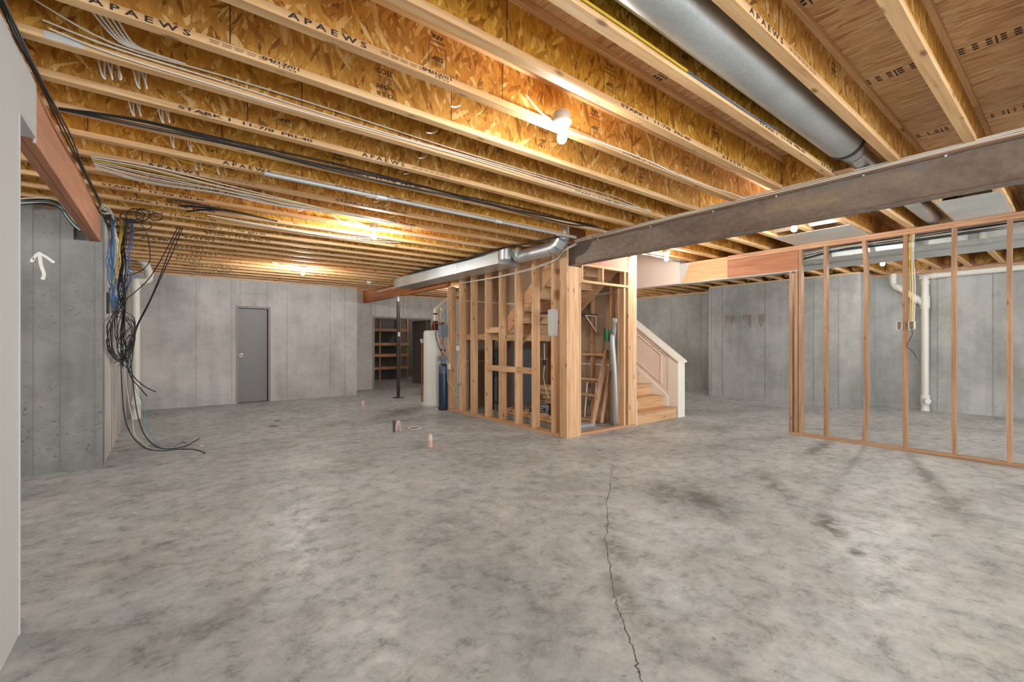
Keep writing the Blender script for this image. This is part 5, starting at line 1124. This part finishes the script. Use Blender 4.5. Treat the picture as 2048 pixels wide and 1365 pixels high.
# the tangle hanging at the left wall; t is how far ahead of the camera a point lies
TAN = [
('blu', 0.005, [(-0.531, 6.28, 2.688), (-0.496, 6.535, 2.687), (-0.498, 7.011, 2.592), (-0.519, 7.133, 2.373), (-0.513, 7.535, 2.151), (-0.519, 7.417, 1.857), (-0.498, 7.424, 1.718)], 'blue network cable hanging in the tangle beside the white drain stack', 'blue cables in the wall tangle'),
('blu', 0.005, [(-0.527, 6.28, 2.688), (-0.49, 6.54, 2.689), (-0.52, 7.415, 2.666), (-0.516, 6.625, 2.295), (-0.515, 7.644, 2.164), (-0.506, 7.86, 1.891), (-0.508, 7.727, 1.728)], 'blue network cable hanging in the tangle beside the white drain stack', 'blue cables in the wall tangle'),
('blu', 0.005, [(-0.523, 6.28, 2.689), (-0.48, 6.49, 2.68), (-0.492, 6.921, 2.576), (-0.497, 7.102, 2.371), (-0.501, 6.847, 2.073), (-0.513, 7.533, 1.866), (-0.515, 7.675, 1.716)], 'blue network cable hanging in the tangle beside the white drain stack', 'blue cables in the wall tangle'),
('blu', 0.005, [(-0.519, 6.28, 2.69), (-0.481, 6.581, 2.7), (-0.516, 7.195, 2.625), (-0.495, 6.371, 2.258), (-0.508, 7.251, 2.119), (-0.493, 6.962, 1.825), (-0.508, 7.925, 1.785)], 'blue network cable hanging in the tangle beside the white drain stack', 'blue cables in the wall tangle'),
('blu', 0.005, [(-0.515, 6.28, 2.69), (-0.473, 6.564, 2.698), (-0.515, 7.1, 2.607), (-0.519, 7.199, 2.384), (-0.52, 7.443, 2.14), (-0.498, 6.897, 1.819), (-0.517, 7.304, 1.757)], 'blue network cable hanging in the tangle beside the white drain stack', 'blue cables in the wall tangle'),
('blu', 0.005, [(-0.512, 6.282, 2.692), (-0.466, 6.545, 2.695), (-0.493, 6.976, 2.586), (-0.498, 6.737, 2.315), (-0.513, 6.642, 2.049), (-0.495, 7.395, 1.857), (-0.516, 7.329, 1.701)], 'blue network cable hanging in the tangle beside the white drain stack', 'blue cables in the wall tangle'),
('blu', 0.005, [(-0.505, 6.246, 2.685), (-0.459, 6.537, 2.694), (-0.52, 7.293, 2.642), (-0.519, 7.436, 2.42), (-0.505, 7.046, 2.096), (-0.515, 6.944, 1.822), (-0.497, 7.917, 1.82)], 'blue network cable hanging in the tangle beside the white drain stack', 'blue cables in the wall tangle'),
('blu', 0.005, [(-0.505, 6.3, 2.697), (-0.449, 6.482, 2.684), (-0.515, 7.21, 2.628), (-0.516, 6.992, 2.352), (-0.5, 7.391, 2.136), (-0.494, 7.073, 1.833), (-0.516, 7.766, 1.681)], 'blue network cable hanging in the tangle beside the white drain stack', 'blue cables in the wall tangle'),
('blu', 0.005, [(-0.5, 6.28, 2.693), (-0.444, 6.488, 2.686), (-0.514, 7.433, 2.67), (-0.497, 7.15, 2.379), (-0.504, 6.993, 2.09), (-0.513, 7.278, 1.847), (-0.517, 7.32, 1.812)], 'blue network cable hanging in the tangle beside the white drain stack', 'blue cables in the wall tangle'),
('blu', 0.004, [(-0.314, 6.547, 2.688), (-0.391, 7.746, 2.682), (-0.399, 7.967, 2.449), (-0.431, 7.929, 2.17), (-0.514, 7.847, 1.956), (-0.509, 7.647, 1.798)], 'thin blue cable crossing the tangle in front of the drain stack', 'blue cables crossing the tangle'),
('blu', 0.004, [(-0.31, 6.568, 2.693), (-0.381, 7.731, 2.68), (-0.442, 8.0, 2.449), (-0.423, 7.923, 2.17), (-0.504, 7.917, 1.962), (-0.518, 7.8, 1.807)], 'thin blue cable crossing the tangle in front of the drain stack', 'blue cables crossing the tangle'),
('blu', 0.004, [(-0.308, 6.598, 2.7), (-0.373, 7.78, 2.69), (-0.443, 8.002, 2.449), (-0.435, 7.932, 2.17), (-0.448, 7.879, 1.963), (-0.512, 7.865, 1.812)], 'thin blue cable crossing the tangle in front of the drain stack', 'blue cables crossing the tangle'),
('blu', 0.004, [(-0.3, 6.52, 2.684), (-0.363, 7.787, 2.693), (-0.41, 7.976, 2.449), (-0.382, 7.891, 2.17), (-0.449, 7.879, 1.963), (-0.509, 7.863, 1.812)], 'thin blue cable crossing the tangle in front of the drain stack', 'blue cables crossing the tangle'),
('blu', 0.004, [(-0.296, 6.537, 2.688), (-0.354, 7.809, 2.698), (-0.395, 7.964, 2.449), (-0.372, 7.883, 2.17), (-0.483, 7.906, 1.963), (-0.5, 7.595, 1.795)], 'thin blue cable crossing the tangle in front of the drain stack', 'blue cables crossing the tangle'),
('wht', 0.0065, [(-0.518, 5.978, 2.699), (-0.487, 5.978, 2.69), (-0.458, 6.084, 2.686), (-0.455, 6.505, 2.688), (-0.487, 7.023, 2.661), (-0.458, 7.191, 2.551)], 'white cable spilling off the end of the reddish beam', 'white cables spilling off the reddish beam'),
('wht', 0.0065, [(-0.523, 5.977, 2.691), (-0.491, 6.027, 2.693), (-0.461, 6.155, 2.696), (-0.467, 6.522, 2.684), (-0.484, 7.021, 2.683), (-0.49, 7.215, 2.412)], 'white cable spilling off the end of the reddish beam', 'white cables spilling off the reddish beam'),
('wht', 0.0065, [(-0.518, 5.979, 2.686), (-0.494, 6.067, 2.694), (-0.459, 6.158, 2.691), (-0.466, 6.6, 2.696), (-0.494, 7.029, 2.689), (-0.475, 7.203, 2.423)], 'white cable spilling off the end of the reddish beam', 'white cables spilling off the reddish beam'),
('wht', 0.0065, [(-0.518, 5.994, 2.683), (-0.494, 6.064, 2.686), (-0.459, 6.197, 2.694), (-0.476, 6.651, 2.7), (-0.48, 7.017, 2.609), (-0.477, 7.205, 2.553)], 'white cable spilling off the end of the reddish beam', 'white cables spilling off the reddish beam'),
('wht', 0.0065, [(-0.53, 6.052, 2.687), (-0.496, 6.092, 2.684), (-0.456, 6.189, 2.686), (-0.461, 6.623, 2.69), (-0.496, 7.03, 2.689), (-0.496, 7.22, 2.459)], 'white cable spilling off the end of the reddish beam', 'white cables spilling off the reddish beam'),
('wht', 0.0065, [(-0.525, 6.08, 2.688), (-0.502, 6.166, 2.692), (-0.455, 6.196, 2.682), (-0.463, 6.608, 2.681), (-0.498, 7.032, 2.676), (-0.482, 7.209, 2.447)], 'white cable spilling off the end of the reddish beam', 'white cables spilling off the reddish beam'),
('wht', 0.0065, [(-0.526, 6.082, 2.681), (-0.503, 6.18, 2.687), (-0.456, 6.239, 2.686), (-0.469, 6.666, 2.687), (-0.478, 7.016, 2.667), (-0.471, 7.201, 2.416)], 'white cable spilling off the end of the reddish beam', 'white cables spilling off the reddish beam'),
('wht', 0.0065, [(-0.522, 6.116, 2.683), (-0.511, 6.27, 2.698), (-0.456, 6.282, 2.689), (-0.463, 6.701, 2.69), (-0.476, 7.014, 2.651), (-0.46, 7.192, 2.511)], 'white cable spilling off the end of the reddish beam', 'white cables spilling off the reddish beam'),
('wht', 0.0065, [(-0.541, 6.19, 2.69), (-0.511, 6.28, 2.692), (-0.455, 6.297, 2.686), (-0.47, 6.732, 2.69), (-0.494, 6.965, 2.658), (-0.461, 7.192, 2.542)], 'white cable spilling off the end of the reddish beam', 'white cables spilling off the reddish beam'),
('wht', 0.0065, [(-0.541, 6.217, 2.689), (-0.511, 6.28, 2.684), (-0.454, 6.31, 2.683), (-0.481, 6.794, 2.696), (-0.495, 7.029, 2.633), (-0.468, 7.198, 2.477)], 'white cable spilling off the end of the reddish beam', 'white cables spilling off the reddish beam'),
('wht', 0.0065, [(-0.542, 6.28, 2.696), (-0.511, 6.28, 2.676), (-0.456, 6.38, 2.692), (-0.479, 6.786, 2.689), (-0.497, 7.031, 2.652), (-0.474, 7.203, 2.463)], 'white cable spilling off the end of the reddish beam', 'white cables spilling off the reddish beam'),
('yel', 0.0045, [(-0.41, 6.539, 2.697), (-0.453, 7.295, 2.684), (-0.489, 7.468, 2.492), (-0.48, 7.46, 2.303), (-0.512, 7.425, 2.062), (-0.501, 7.477, 2.055)], 'yellow cable hanging in the tangle beside the blue ones', 'yellow cables in the wall tangle'),
('yel', 0.0045, [(-0.397, 6.478, 2.686), (-0.447, 7.338, 2.693), (-0.467, 7.451, 2.492), (-0.457, 7.442, 2.303), (-0.5, 7.028, 2.038), (-0.518, 7.138, 2.03)], 'yellow cable hanging in the tangle beside the blue ones', 'yellow cables in the wall tangle'),
('yel', 0.0045, [(-0.388, 6.486, 2.689), (-0.439, 7.348, 2.696), (-0.472, 7.454, 2.492), (-0.497, 7.474, 2.303), (-0.506, 7.164, 2.076), (-0.496, 7.09, 2.0)], 'yellow cable hanging in the tangle beside the blue ones', 'yellow cables in the wall tangle'),
('yel', 0.0045, [(-0.38, 6.499, 2.694), (-0.43, 7.339, 2.696), (-0.468, 7.451, 2.492), (-0.461, 7.446, 2.303), (-0.518, 7.359, 2.076), (-0.506, 7.481, 1.959)], 'yellow cable hanging in the tangle beside the blue ones', 'yellow cables in the wall tangle'),
('blk', 0.0045, [(-0.373, 6.545, 2.7), (-0.434, 7.804, 2.686), (-0.477, 7.775, 2.346), (-0.495, 7.7, 2.01), (-0.42, 7.667, 1.751), (-0.471, 7.644, 1.49), (-0.416, 7.601, 1.231), (-0.49, 7.658, 1.087)], 'black cable hanging straight down the middle of the wall tangle', 'black cables down the tangle'),
('blk', 0.0045, [(-0.365, 6.528, 2.697), (-0.45, 7.817, 2.686), (-0.441, 7.747, 2.346), (-0.489, 7.721, 2.012), (-0.46, 7.698, 1.751), (-0.494, 7.571, 1.488), (-0.501, 7.667, 1.231), (-0.438, 7.618, 1.067)], 'black cable hanging straight down the middle of the wall tangle', 'black cables down the tangle'),
('blk', 0.0045, [(-0.355, 6.469, 2.686), (-0.417, 7.792, 2.686), (-0.46, 7.761, 2.346), (-0.441, 7.684, 2.012), (-0.446, 7.688, 1.751), (-0.467, 7.641, 1.49), (-0.447, 7.625, 1.231), (-0.452, 7.629, 1.052)], 'black cable hanging straight down the middle of the wall tangle', 'black cables down the tangle'),
('blk', 0.0045, [(-0.349, 6.483, 2.69), (-0.449, 7.817, 2.686), (-0.497, 7.79, 2.346), (-0.431, 7.676, 2.012), (-0.422, 7.669, 1.751), (-0.445, 7.624, 1.49), (-0.408, 7.595, 1.231), (-0.428, 7.61, 1.087)], 'black cable hanging straight down the middle of the wall tangle', 'black cables down the tangle'),
('blk', 0.0045, [(-0.343, 6.493, 2.693), (-0.457, 7.823, 2.686), (-0.424, 7.733, 2.346), (-0.432, 7.676, 2.012), (-0.427, 7.673, 1.751), (-0.44, 7.619, 1.49), (-0.419, 7.603, 1.231), (-0.455, 7.631, 1.03)], 'black cable hanging straight down the middle of the wall tangle', 'black cables down the tangle'),
('blk', 0.0045, [(-0.334, 6.447, 2.685), (-0.438, 7.808, 2.686), (-0.47, 7.77, 2.346), (-0.45, 7.691, 2.012), (-0.434, 7.678, 1.751), (-0.461, 7.636, 1.49), (-0.461, 7.636, 1.231), (-0.383, 7.575, 1.044)], 'black cable hanging straight down the middle of the wall tangle', 'black cables down the tangle'),
('blk', 0.0045, [(-0.326, 6.42, 2.68), (-0.473, 7.835, 2.686), (-0.467, 7.767, 2.346), (-0.496, 7.726, 2.012), (-0.45, 7.691, 1.751), (-0.427, 7.609, 1.49), (-0.443, 7.622, 1.231), (-0.443, 7.622, 0.985)], 'black cable hanging straight down the middle of the wall tangle', 'black cables down the tangle'),
('blk', 0.0045, [(-0.321, 6.452, 2.688), (-0.475, 7.837, 2.686), (-0.459, 7.761, 2.346), (-0.49, 7.722, 2.012), (-0.438, 7.681, 1.751), (-0.454, 7.63, 1.49), (-0.499, 7.665, 1.231), (-0.389, 7.58, 1.084)], 'black cable hanging straight down the middle of the wall tangle', 'black cables down the tangle'),
('blk', 0.0045, [(-0.312, 6.41, 2.68), (-0.486, 7.845, 2.686), (-0.478, 7.775, 2.346), (-0.495, 7.638, 2.004), (-0.455, 7.694, 1.751), (-0.441, 7.62, 1.49), (-0.461, 7.636, 1.231), (-0.395, 7.585, 1.025)], 'black cable hanging straight down the middle of the wall tangle', 'black cables down the tangle'),
('blk', 0.0045, [(-0.308, 6.455, 2.691), (-0.448, 7.816, 2.686), (-0.42, 7.731, 2.346), (-0.445, 7.686, 2.012), (-0.439, 7.682, 1.751), (-0.42, 7.604, 1.49), (-0.413, 7.599, 1.231), (-0.431, 7.613, 1.139)], 'black cable hanging straight down the middle of the wall tangle', 'black cables down the tangle'),
('blk', 0.0045, [(-0.302, 6.482, 2.698), (-0.468, 7.831, 2.686), (-0.45, 7.754, 2.346), (-0.47, 7.706, 2.012), (-0.423, 7.67, 1.751), (-0.461, 7.636, 1.49), (-0.393, 7.583, 1.231), (-0.388, 7.579, 1.027)], 'black cable hanging straight down the middle of the wall tangle', 'black cables down the tangle'),
('blk', 0.0042, [(-0.422, 7.669, 1.877), (-0.494, 7.472, 1.697), (-0.502, 6.404, 1.5), (-0.505, 7.054, 1.208), (-0.428, 7.547, 1.17), (-0.338, 7.73, 1.337), (-0.371, 7.756, 1.55), (-0.507, 7.671, 1.678)], 'black cable looped in a coil within the wall tangle', 'black coils in the tangle'),
('blk', 0.0042, [(-0.435, 7.679, 1.863), (-0.488, 7.467, 1.71), (-0.5, 6.469, 1.521), (-0.494, 6.778, 1.246), (-0.436, 7.553, 1.15), (-0.353, 7.742, 1.34), (-0.347, 7.737, 1.597), (-0.462, 7.636, 1.62)], 'black cable looped in a coil within the wall tangle', 'black coils in the tangle'),
('blk', 0.0042, [(-0.449, 7.69, 1.949), (-0.507, 7.482, 1.663), (-0.5, 6.572, 1.437), (-0.511, 6.659, 1.231), (-0.485, 7.591, 1.15), (-0.363, 7.749, 1.372), (-0.379, 7.762, 1.531), (-0.459, 7.634, 1.711)], 'black cable looped in a coil within the wall tangle', 'black coils in the tangle'),
('blk', 0.0042, [(-0.405, 7.655, 1.841), (-0.505, 7.329, 1.621), (-0.498, 6.641, 1.498), (-0.506, 6.603, 1.274), (-0.424, 7.544, 1.071), (-0.345, 7.736, 1.321), (-0.375, 7.759, 1.599), (-0.483, 7.653, 1.698)], 'black cable looped in a coil within the wall tangle', 'black coils in the tangle'),
('blk', 0.0042, [(-0.408, 7.658, 1.923), (-0.519, 7.159, 1.644), (-0.503, 6.808, 1.464), (-0.518, 6.926, 1.205), (-0.444, 7.56, 1.082), (-0.338, 7.73, 1.286), (-0.348, 7.738, 1.65), (-0.509, 7.673, 1.653)], 'black cable looped in a coil within the wall tangle', 'black coils in the tangle'),
('blk', 0.0042, [(-0.413, 7.662, 1.892), (-0.493, 7.471, 1.673), (-0.497, 6.831, 1.497), (-0.495, 6.904, 1.239), (-0.456, 7.568, 1.113), (-0.365, 7.751, 1.256), (-0.34, 7.732, 1.59), (-0.448, 7.626, 1.662)], 'black cable looped in a coil within the wall tangle', 'black coils in the tangle'),
('blk', 0.0042, [(-0.412, 7.661, 1.905), (-0.499, 7.22, 1.688), (-0.517, 7.212, 1.439), (-0.52, 7.267, 1.27), (-0.479, 7.586, 1.151), (-0.353, 7.742, 1.333), (-0.337, 7.729, 1.655), (-0.49, 7.658, 1.733)], 'black cable looped in a coil within the wall tangle', 'black coils in the tangle'),
('blk', 0.0036, [(-0.428, 7.674, 2.224), (-0.498, 7.664, 1.847), (-0.495, 7.211, 1.524), (-0.495, 7.545, 1.352), (-0.382, 7.701, 1.509), (-0.365, 7.624, 1.26), (-0.487, 7.592, 1.02)], 'thin black wire winding loosely through the coils of the tangle', 'thin black wires in the tangle'),
('blk', 0.0036, [(-0.398, 7.65, 2.215), (-0.498, 7.478, 1.744), (-0.501, 7.378, 1.565), (-0.468, 7.578, 1.293), (-0.383, 7.701, 1.337), (-0.373, 7.631, 1.271), (-0.512, 7.37, 1.065)], 'thin black wire winding loosely through the coils of the tangle', 'thin black wires in the tangle'),
('blk', 0.0036, [(-0.416, 7.664, 2.046), (-0.473, 7.645, 1.795), (-0.492, 7.47, 1.589), (-0.467, 7.577, 1.359), (-0.352, 7.678, 1.545), (-0.36, 7.62, 1.176), (-0.465, 7.575, 1.096)], 'thin black wire winding loosely through the coils of the tangle', 'thin black wires in the tangle'),
('blk', 0.0036, [(-0.367, 7.626, 2.193), (-0.451, 7.628, 1.823), (-0.499, 7.475, 1.62), (-0.437, 7.554, 1.348), (-0.366, 7.688, 1.434), (-0.414, 7.663, 1.178), (-0.506, 7.607, 1.072)], 'thin black wire winding loosely through the coils of the tangle', 'thin black wires in the tangle'),
('blk', 0.0036, [(-0.405, 7.656, 2.152), (-0.436, 7.617, 1.77), (-0.513, 7.403, 1.631), (-0.483, 7.589, 1.259), (-0.385, 7.703, 1.426), (-0.389, 7.644, 1.307), (-0.451, 7.565, 1.022)], 'thin black wire winding loosely through the coils of the tangle', 'thin black wires in the tangle'),
('blk', 0.006, [(0.103, 6.605, 2.687), (-0.015, 7.227, 2.48), (-0.171, 7.538, 2.182), (-0.333, 7.789, 1.996), (-0.431, 7.929, 1.887), (-0.463, 7.954, 1.631)], 'black cable slanting from the ceiling joist into the tangle, the topmost of three', None),
('blk', 0.006, [(0.131, 6.578, 2.686), (0.035, 7.124, 2.502), (-0.057, 7.385, 2.22), (-0.173, 7.602, 1.891), (-0.322, 7.781, 1.528), (-0.396, 7.838, 1.228)], 'black cable slanting from the ceiling joist into the tangle, the middle of three', None),
('blk', 0.006, [(0.15, 6.594, 2.686), (0.06, 7.105, 2.47), (-0.067, 7.393, 2.142), (-0.194, 7.618, 1.812), (-0.322, 7.781, 1.482), (-0.362, 7.774, 1.095), (-0.403, 7.781, 0.95)], 'black cable slanting from the ceiling joist into the tangle, the lowest of three', None),
('blk', 0.006, [(-0.192, 6.247, 2.698), (-0.214, 6.475, 2.699), (-0.258, 6.61, 2.691), (-0.307, 6.626, 2.687), (-0.339, 6.501, 2.684), (-0.345, 6.344, 2.693), (-0.321, 6.161, 2.7), (-0.275, 5.956, 2.686), (-0.23, 5.916, 2.684), (-0.199, 6.022, 2.688), (-0.192, 6.234, 2.693), (-0.213, 6.426, 2.687)], 'black cable coil hooked on the ceiling above the wall tangle', 'black coils on the ceiling'),
('blk', 0.006, [(-0.144, 6.139, 2.692), (-0.159, 6.285, 2.684), (-0.193, 6.439, 2.688), (-0.23, 6.453, 2.685), (-0.257, 6.382, 2.689), (-0.261, 6.217, 2.69), (-0.242, 6.022, 2.686), (-0.211, 5.92, 2.69), (-0.175, 5.867, 2.683), (-0.149, 5.935, 2.681), (-0.144, 6.16, 2.696), (-0.16, 6.341, 2.695)], 'black cable coil hooked on the ceiling above the wall tangle', 'black coils on the ceiling'),
('blk', 0.006, [(-0.208, 6.208, 2.686), (-0.23, 6.334, 2.681), (-0.283, 6.501, 2.691), (-0.34, 6.497, 2.681), (-0.384, 6.454, 2.682), (-0.395, 6.364, 2.689), (-0.37, 6.246, 2.695), (-0.317, 6.068, 2.68), (-0.262, 6.061, 2.688), (-0.22, 6.085, 2.684), (-0.207, 6.193, 2.682), (-0.232, 6.371, 2.689)], 'black cable coil hooked on the ceiling above the wall tangle', 'black coils on the ceiling'),
('blk', 0.006, [(-0.03, 6.165, 2.696), (-0.043, 6.287, 2.698), (-0.074, 6.367, 2.696), (-0.111, 6.325, 2.681), (-0.141, 6.341, 2.694), (-0.149, 6.206, 2.685), (-0.136, 6.11, 2.688), (-0.106, 6.079, 2.7), (-0.069, 6.012, 2.691), (-0.04, 6.057, 2.692), (-0.03, 6.169, 2.697), (-0.043, 6.273, 2.695)], 'black cable coil hooked on the ceiling above the wall tangle', 'black coils on the ceiling'),
('blk', 0.0055, [(-0.312, 6.521, 2.693), (-0.212, 6.882, 2.699), (-0.19, 7.679, 2.698), (-0.176, 7.731, 2.507), (-0.186, 7.739, 2.406), (-0.258, 7.858, 2.313), (-0.381, 7.954, 2.245), (-0.495, 7.979, 2.224)], 'black cable bowing out in a wide arc past the drain stack offset', None),
('blk', 0.0055, [(-0.149, 6.545, 2.686), (-0.133, 6.665, 2.685), (-0.175, 6.877, 2.68), (-0.274, 7.059, 2.683), (-0.384, 7.313, 2.691)], 'black cable loop just below the ceiling coils', None),
('blu', 0.004, [(-0.505, 6.657, 2.329), (-0.5, 6.28, 2.191), (-0.506, 6.565, 2.123), (-0.506, 7.019, 2.087), (-0.497, 7.854, 1.957), (-0.459, 7.888, 1.896)], 'single blue cable bowing out toward the arrow wall', None),
('blk', 0.0065, [(-0.512, 6.489, 1.356), (-0.52, 6.749, 1.272), (-0.5, 7.184, 1.147), (-0.41, 7.723, 0.993), (-0.33, 7.724, 0.851), (-0.225, 7.643, 0.738), (-0.115, 7.557, 0.672)], 'black cable kicking out above the floor, the upper of two ends', None),
('blk', 0.0065, [(-0.435, 7.805, 1.229), (-0.403, 7.781, 0.977), (-0.361, 7.748, 0.844), (-0.298, 7.699, 0.752), (-0.203, 7.6, 0.615)], 'black cable kicking out above the floor, the lower of two ends', None),
('blk', 0.0065, [(-0.476, 7.838, 1.494), (-0.472, 7.771, 1.098), (-0.458, 7.697, 0.709), (-0.421, 7.567, 0.345), (-0.347, 7.433, 0.14), (-0.239, 7.273, 0.02), (-0.136, 7.016, 0.004), (-0.015, 6.891, 0.004), (0.132, 6.873, 0.004), (0.277, 6.727, 0.004), (0.352, 6.513, 0.004), (0.361, 6.414, 0.004)], 'black cable trailing down and out across the slab, the longer one', None),
('blk', 0.0065, [(-0.393, 7.773, 1.295), (-0.361, 7.748, 0.897), (-0.327, 7.658, 0.573), (-0.288, 7.565, 0.332), (-0.23, 7.456, 0.146), (-0.147, 7.329, 0.029), (-0.054, 7.084, 0.004), (0.059, 6.961, 0.004), (0.186, 7.031, 0.004), (0.289, 7.275, 0.004), (0.359, 7.493, 0.004)], 'black cable trailing down and out across the slab, the shorter one', None),
('tealj', 0.003, [(-0.372, 7.756, 0.964), (-0.319, 7.716, 0.699), (-0.257, 7.667, 0.526), (-0.254, 7.602, 0.323), (-0.211, 7.505, 0.201), (-0.128, 7.377, 0.134), (-0.062, 8.027, 0.004), (0.035, 7.015, 0.004)], 'thin teal wire trailing to the slab beside the black cables', None),
('tealj', 0.003, [(-0.298, 7.699, 0.725), (-0.224, 7.617, 0.384), (-0.19, 7.489, 0.175), (-0.112, 7.662, 0.004), (-0.075, 7.2, 0.004)], 'second thin teal wire trailing to the slab', None),
('blk', 0.003, [(0.065, 7.057, 0.004), (0.096, 7.135, 0.004), (0.162, 7.336, 0.004), (0.202, 7.231, 0.004), (0.206, 7.016, 0.004), (0.163, 6.915, 0.004)], 'thin wire curl on the slab at the cable ends', None),
('wht', 0.004, [(-0.457, 7.848, 1.295), (-0.42, 7.731, 0.835), (-0.386, 7.641, 0.547), (-0.347, 7.547, 0.34), (-0.319, 7.462, 0.144), (-0.226, 7.327, 0.04), (-0.163, 7.19, -0.006), (-0.12, 6.941, 0.004)], 'thin white wire trailing down past the drain stack foot', None),
('wht', 0.009, [(0.344, 6.943, 0.004), (0.374, 6.92, 0.004)], 'white plug end lying on the slab at the cable ends', None),
('wht', 0.006, [(-1.105, 6.163, 2.68), (-0.902, 5.997, 2.687), (-0.818, 6.063, 2.682), (-0.805, 6.28, 2.659), (-0.747, 6.28, 2.568), (-0.696, 6.28, 2.5)], 'white cable dropping behind the reddish beam above the arrow wall', 'cables behind the reddish beam'),
('blk', 0.006, [(-1.126, 6.28, 2.691), (-0.909, 6.039, 2.683), (-0.836, 6.196, 2.697), (-0.805, 6.28, 2.644), (-0.747, 6.28, 2.553), (-0.696, 6.28, 2.49)], 'black cable dropping behind the reddish beam above the arrow wall', 'cables behind the reddish beam'),
('tealj', 0.006, [(-1.126, 6.28, 2.677), (-0.926, 6.154, 2.694), (-0.844, 6.258, 2.696), (-0.805, 6.28, 2.629), (-0.747, 6.28, 2.538), (-0.696, 6.28, 2.48)], 'teal cable dropping behind the reddish beam above the arrow wall', 'cables behind the reddish beam'),
('wht', 0.006, [(-1.126, 6.28, 2.663), (-0.931, 6.188, 2.687), (-0.847, 6.28, 2.686), (-0.805, 6.28, 2.613), (-0.747, 6.28, 2.522), (-0.696, 6.28, 2.47)], 'white cable dropping behind the reddish beam above the arrow wall', 'cables behind the reddish beam'),
('blk', 0.006, [(-1.126, 6.28, 2.648), (-0.945, 6.28, 2.692), (-0.847, 6.28, 2.671), (-0.805, 6.28, 2.598), (-0.747, 6.28, 2.507), (-0.696, 6.28, 2.459)], 'black cable dropping behind the reddish beam above the arrow wall', 'cables behind the reddish beam')]
for mat, r, pts, lab, grp in TAN: cable(pts, r, mat, lab, grp)

# ------------------------------------------------------------------ camera, world, light
cam = D.cameras.new('camera'); co = D.objects.new('camera', cam); C.objects.link(co)
co.location = (0, 0, 1.332); co.rotation_euler = (PI / 2, 0, math.radians(52.19 - 90))
cam.sensor_width = 36; cam.lens = 890.5 / 2048 * 36; cam.shift_y = (684.4 - 682.5) / 2048; cam.clip_start = .05
sc = bpy.context.scene; sc.camera = co
w = D.worlds.new('sky'); sc.world = w; w.use_nodes = True
bg = w.node_tree.nodes['Background']; bg.inputs[0].default_value = (.87, .94, 1., 1); bg.inputs[1].default_value = SKY
def portal(name, x0, x1):
    l = D.lights.new(name, 'AREA'); l.shape = 'RECTANGLE'; l.size = x1 - x0; l.size_y = 2.5; l.cycles.is_portal = True
    o = D.objects.new(name, l); C.objects.link(o); o.location = ((x0 + x1) / 2, -4.62, 1.25); o.rotation_euler = (PI / 2, 0, 0); return o
for x0, x1 in ((-3.2, .9), (1.3, 5.4), (5.8, 8.4)): portal('daylight_portal', x0, x1)
vs = sc.view_settings; sc.display_settings.display_device = 'sRGB'
vs.view_transform = 'Standard'; vs.look = 'None'; vs.exposure = EXPO; vs.gamma = 1.0; vs.use_curve_mapping = False
sc.cycles.use_denoising = True; sc.cycles.max_bounces = 7; sc.cycles.diffuse_bounces = 5; sc.cycles.glossy_bounces = 3; sc.cycles.use_adaptive_sampling = True; sc.cycles.adaptive_threshold = .05; sc.cycles.sample_clamp_indirect = 6
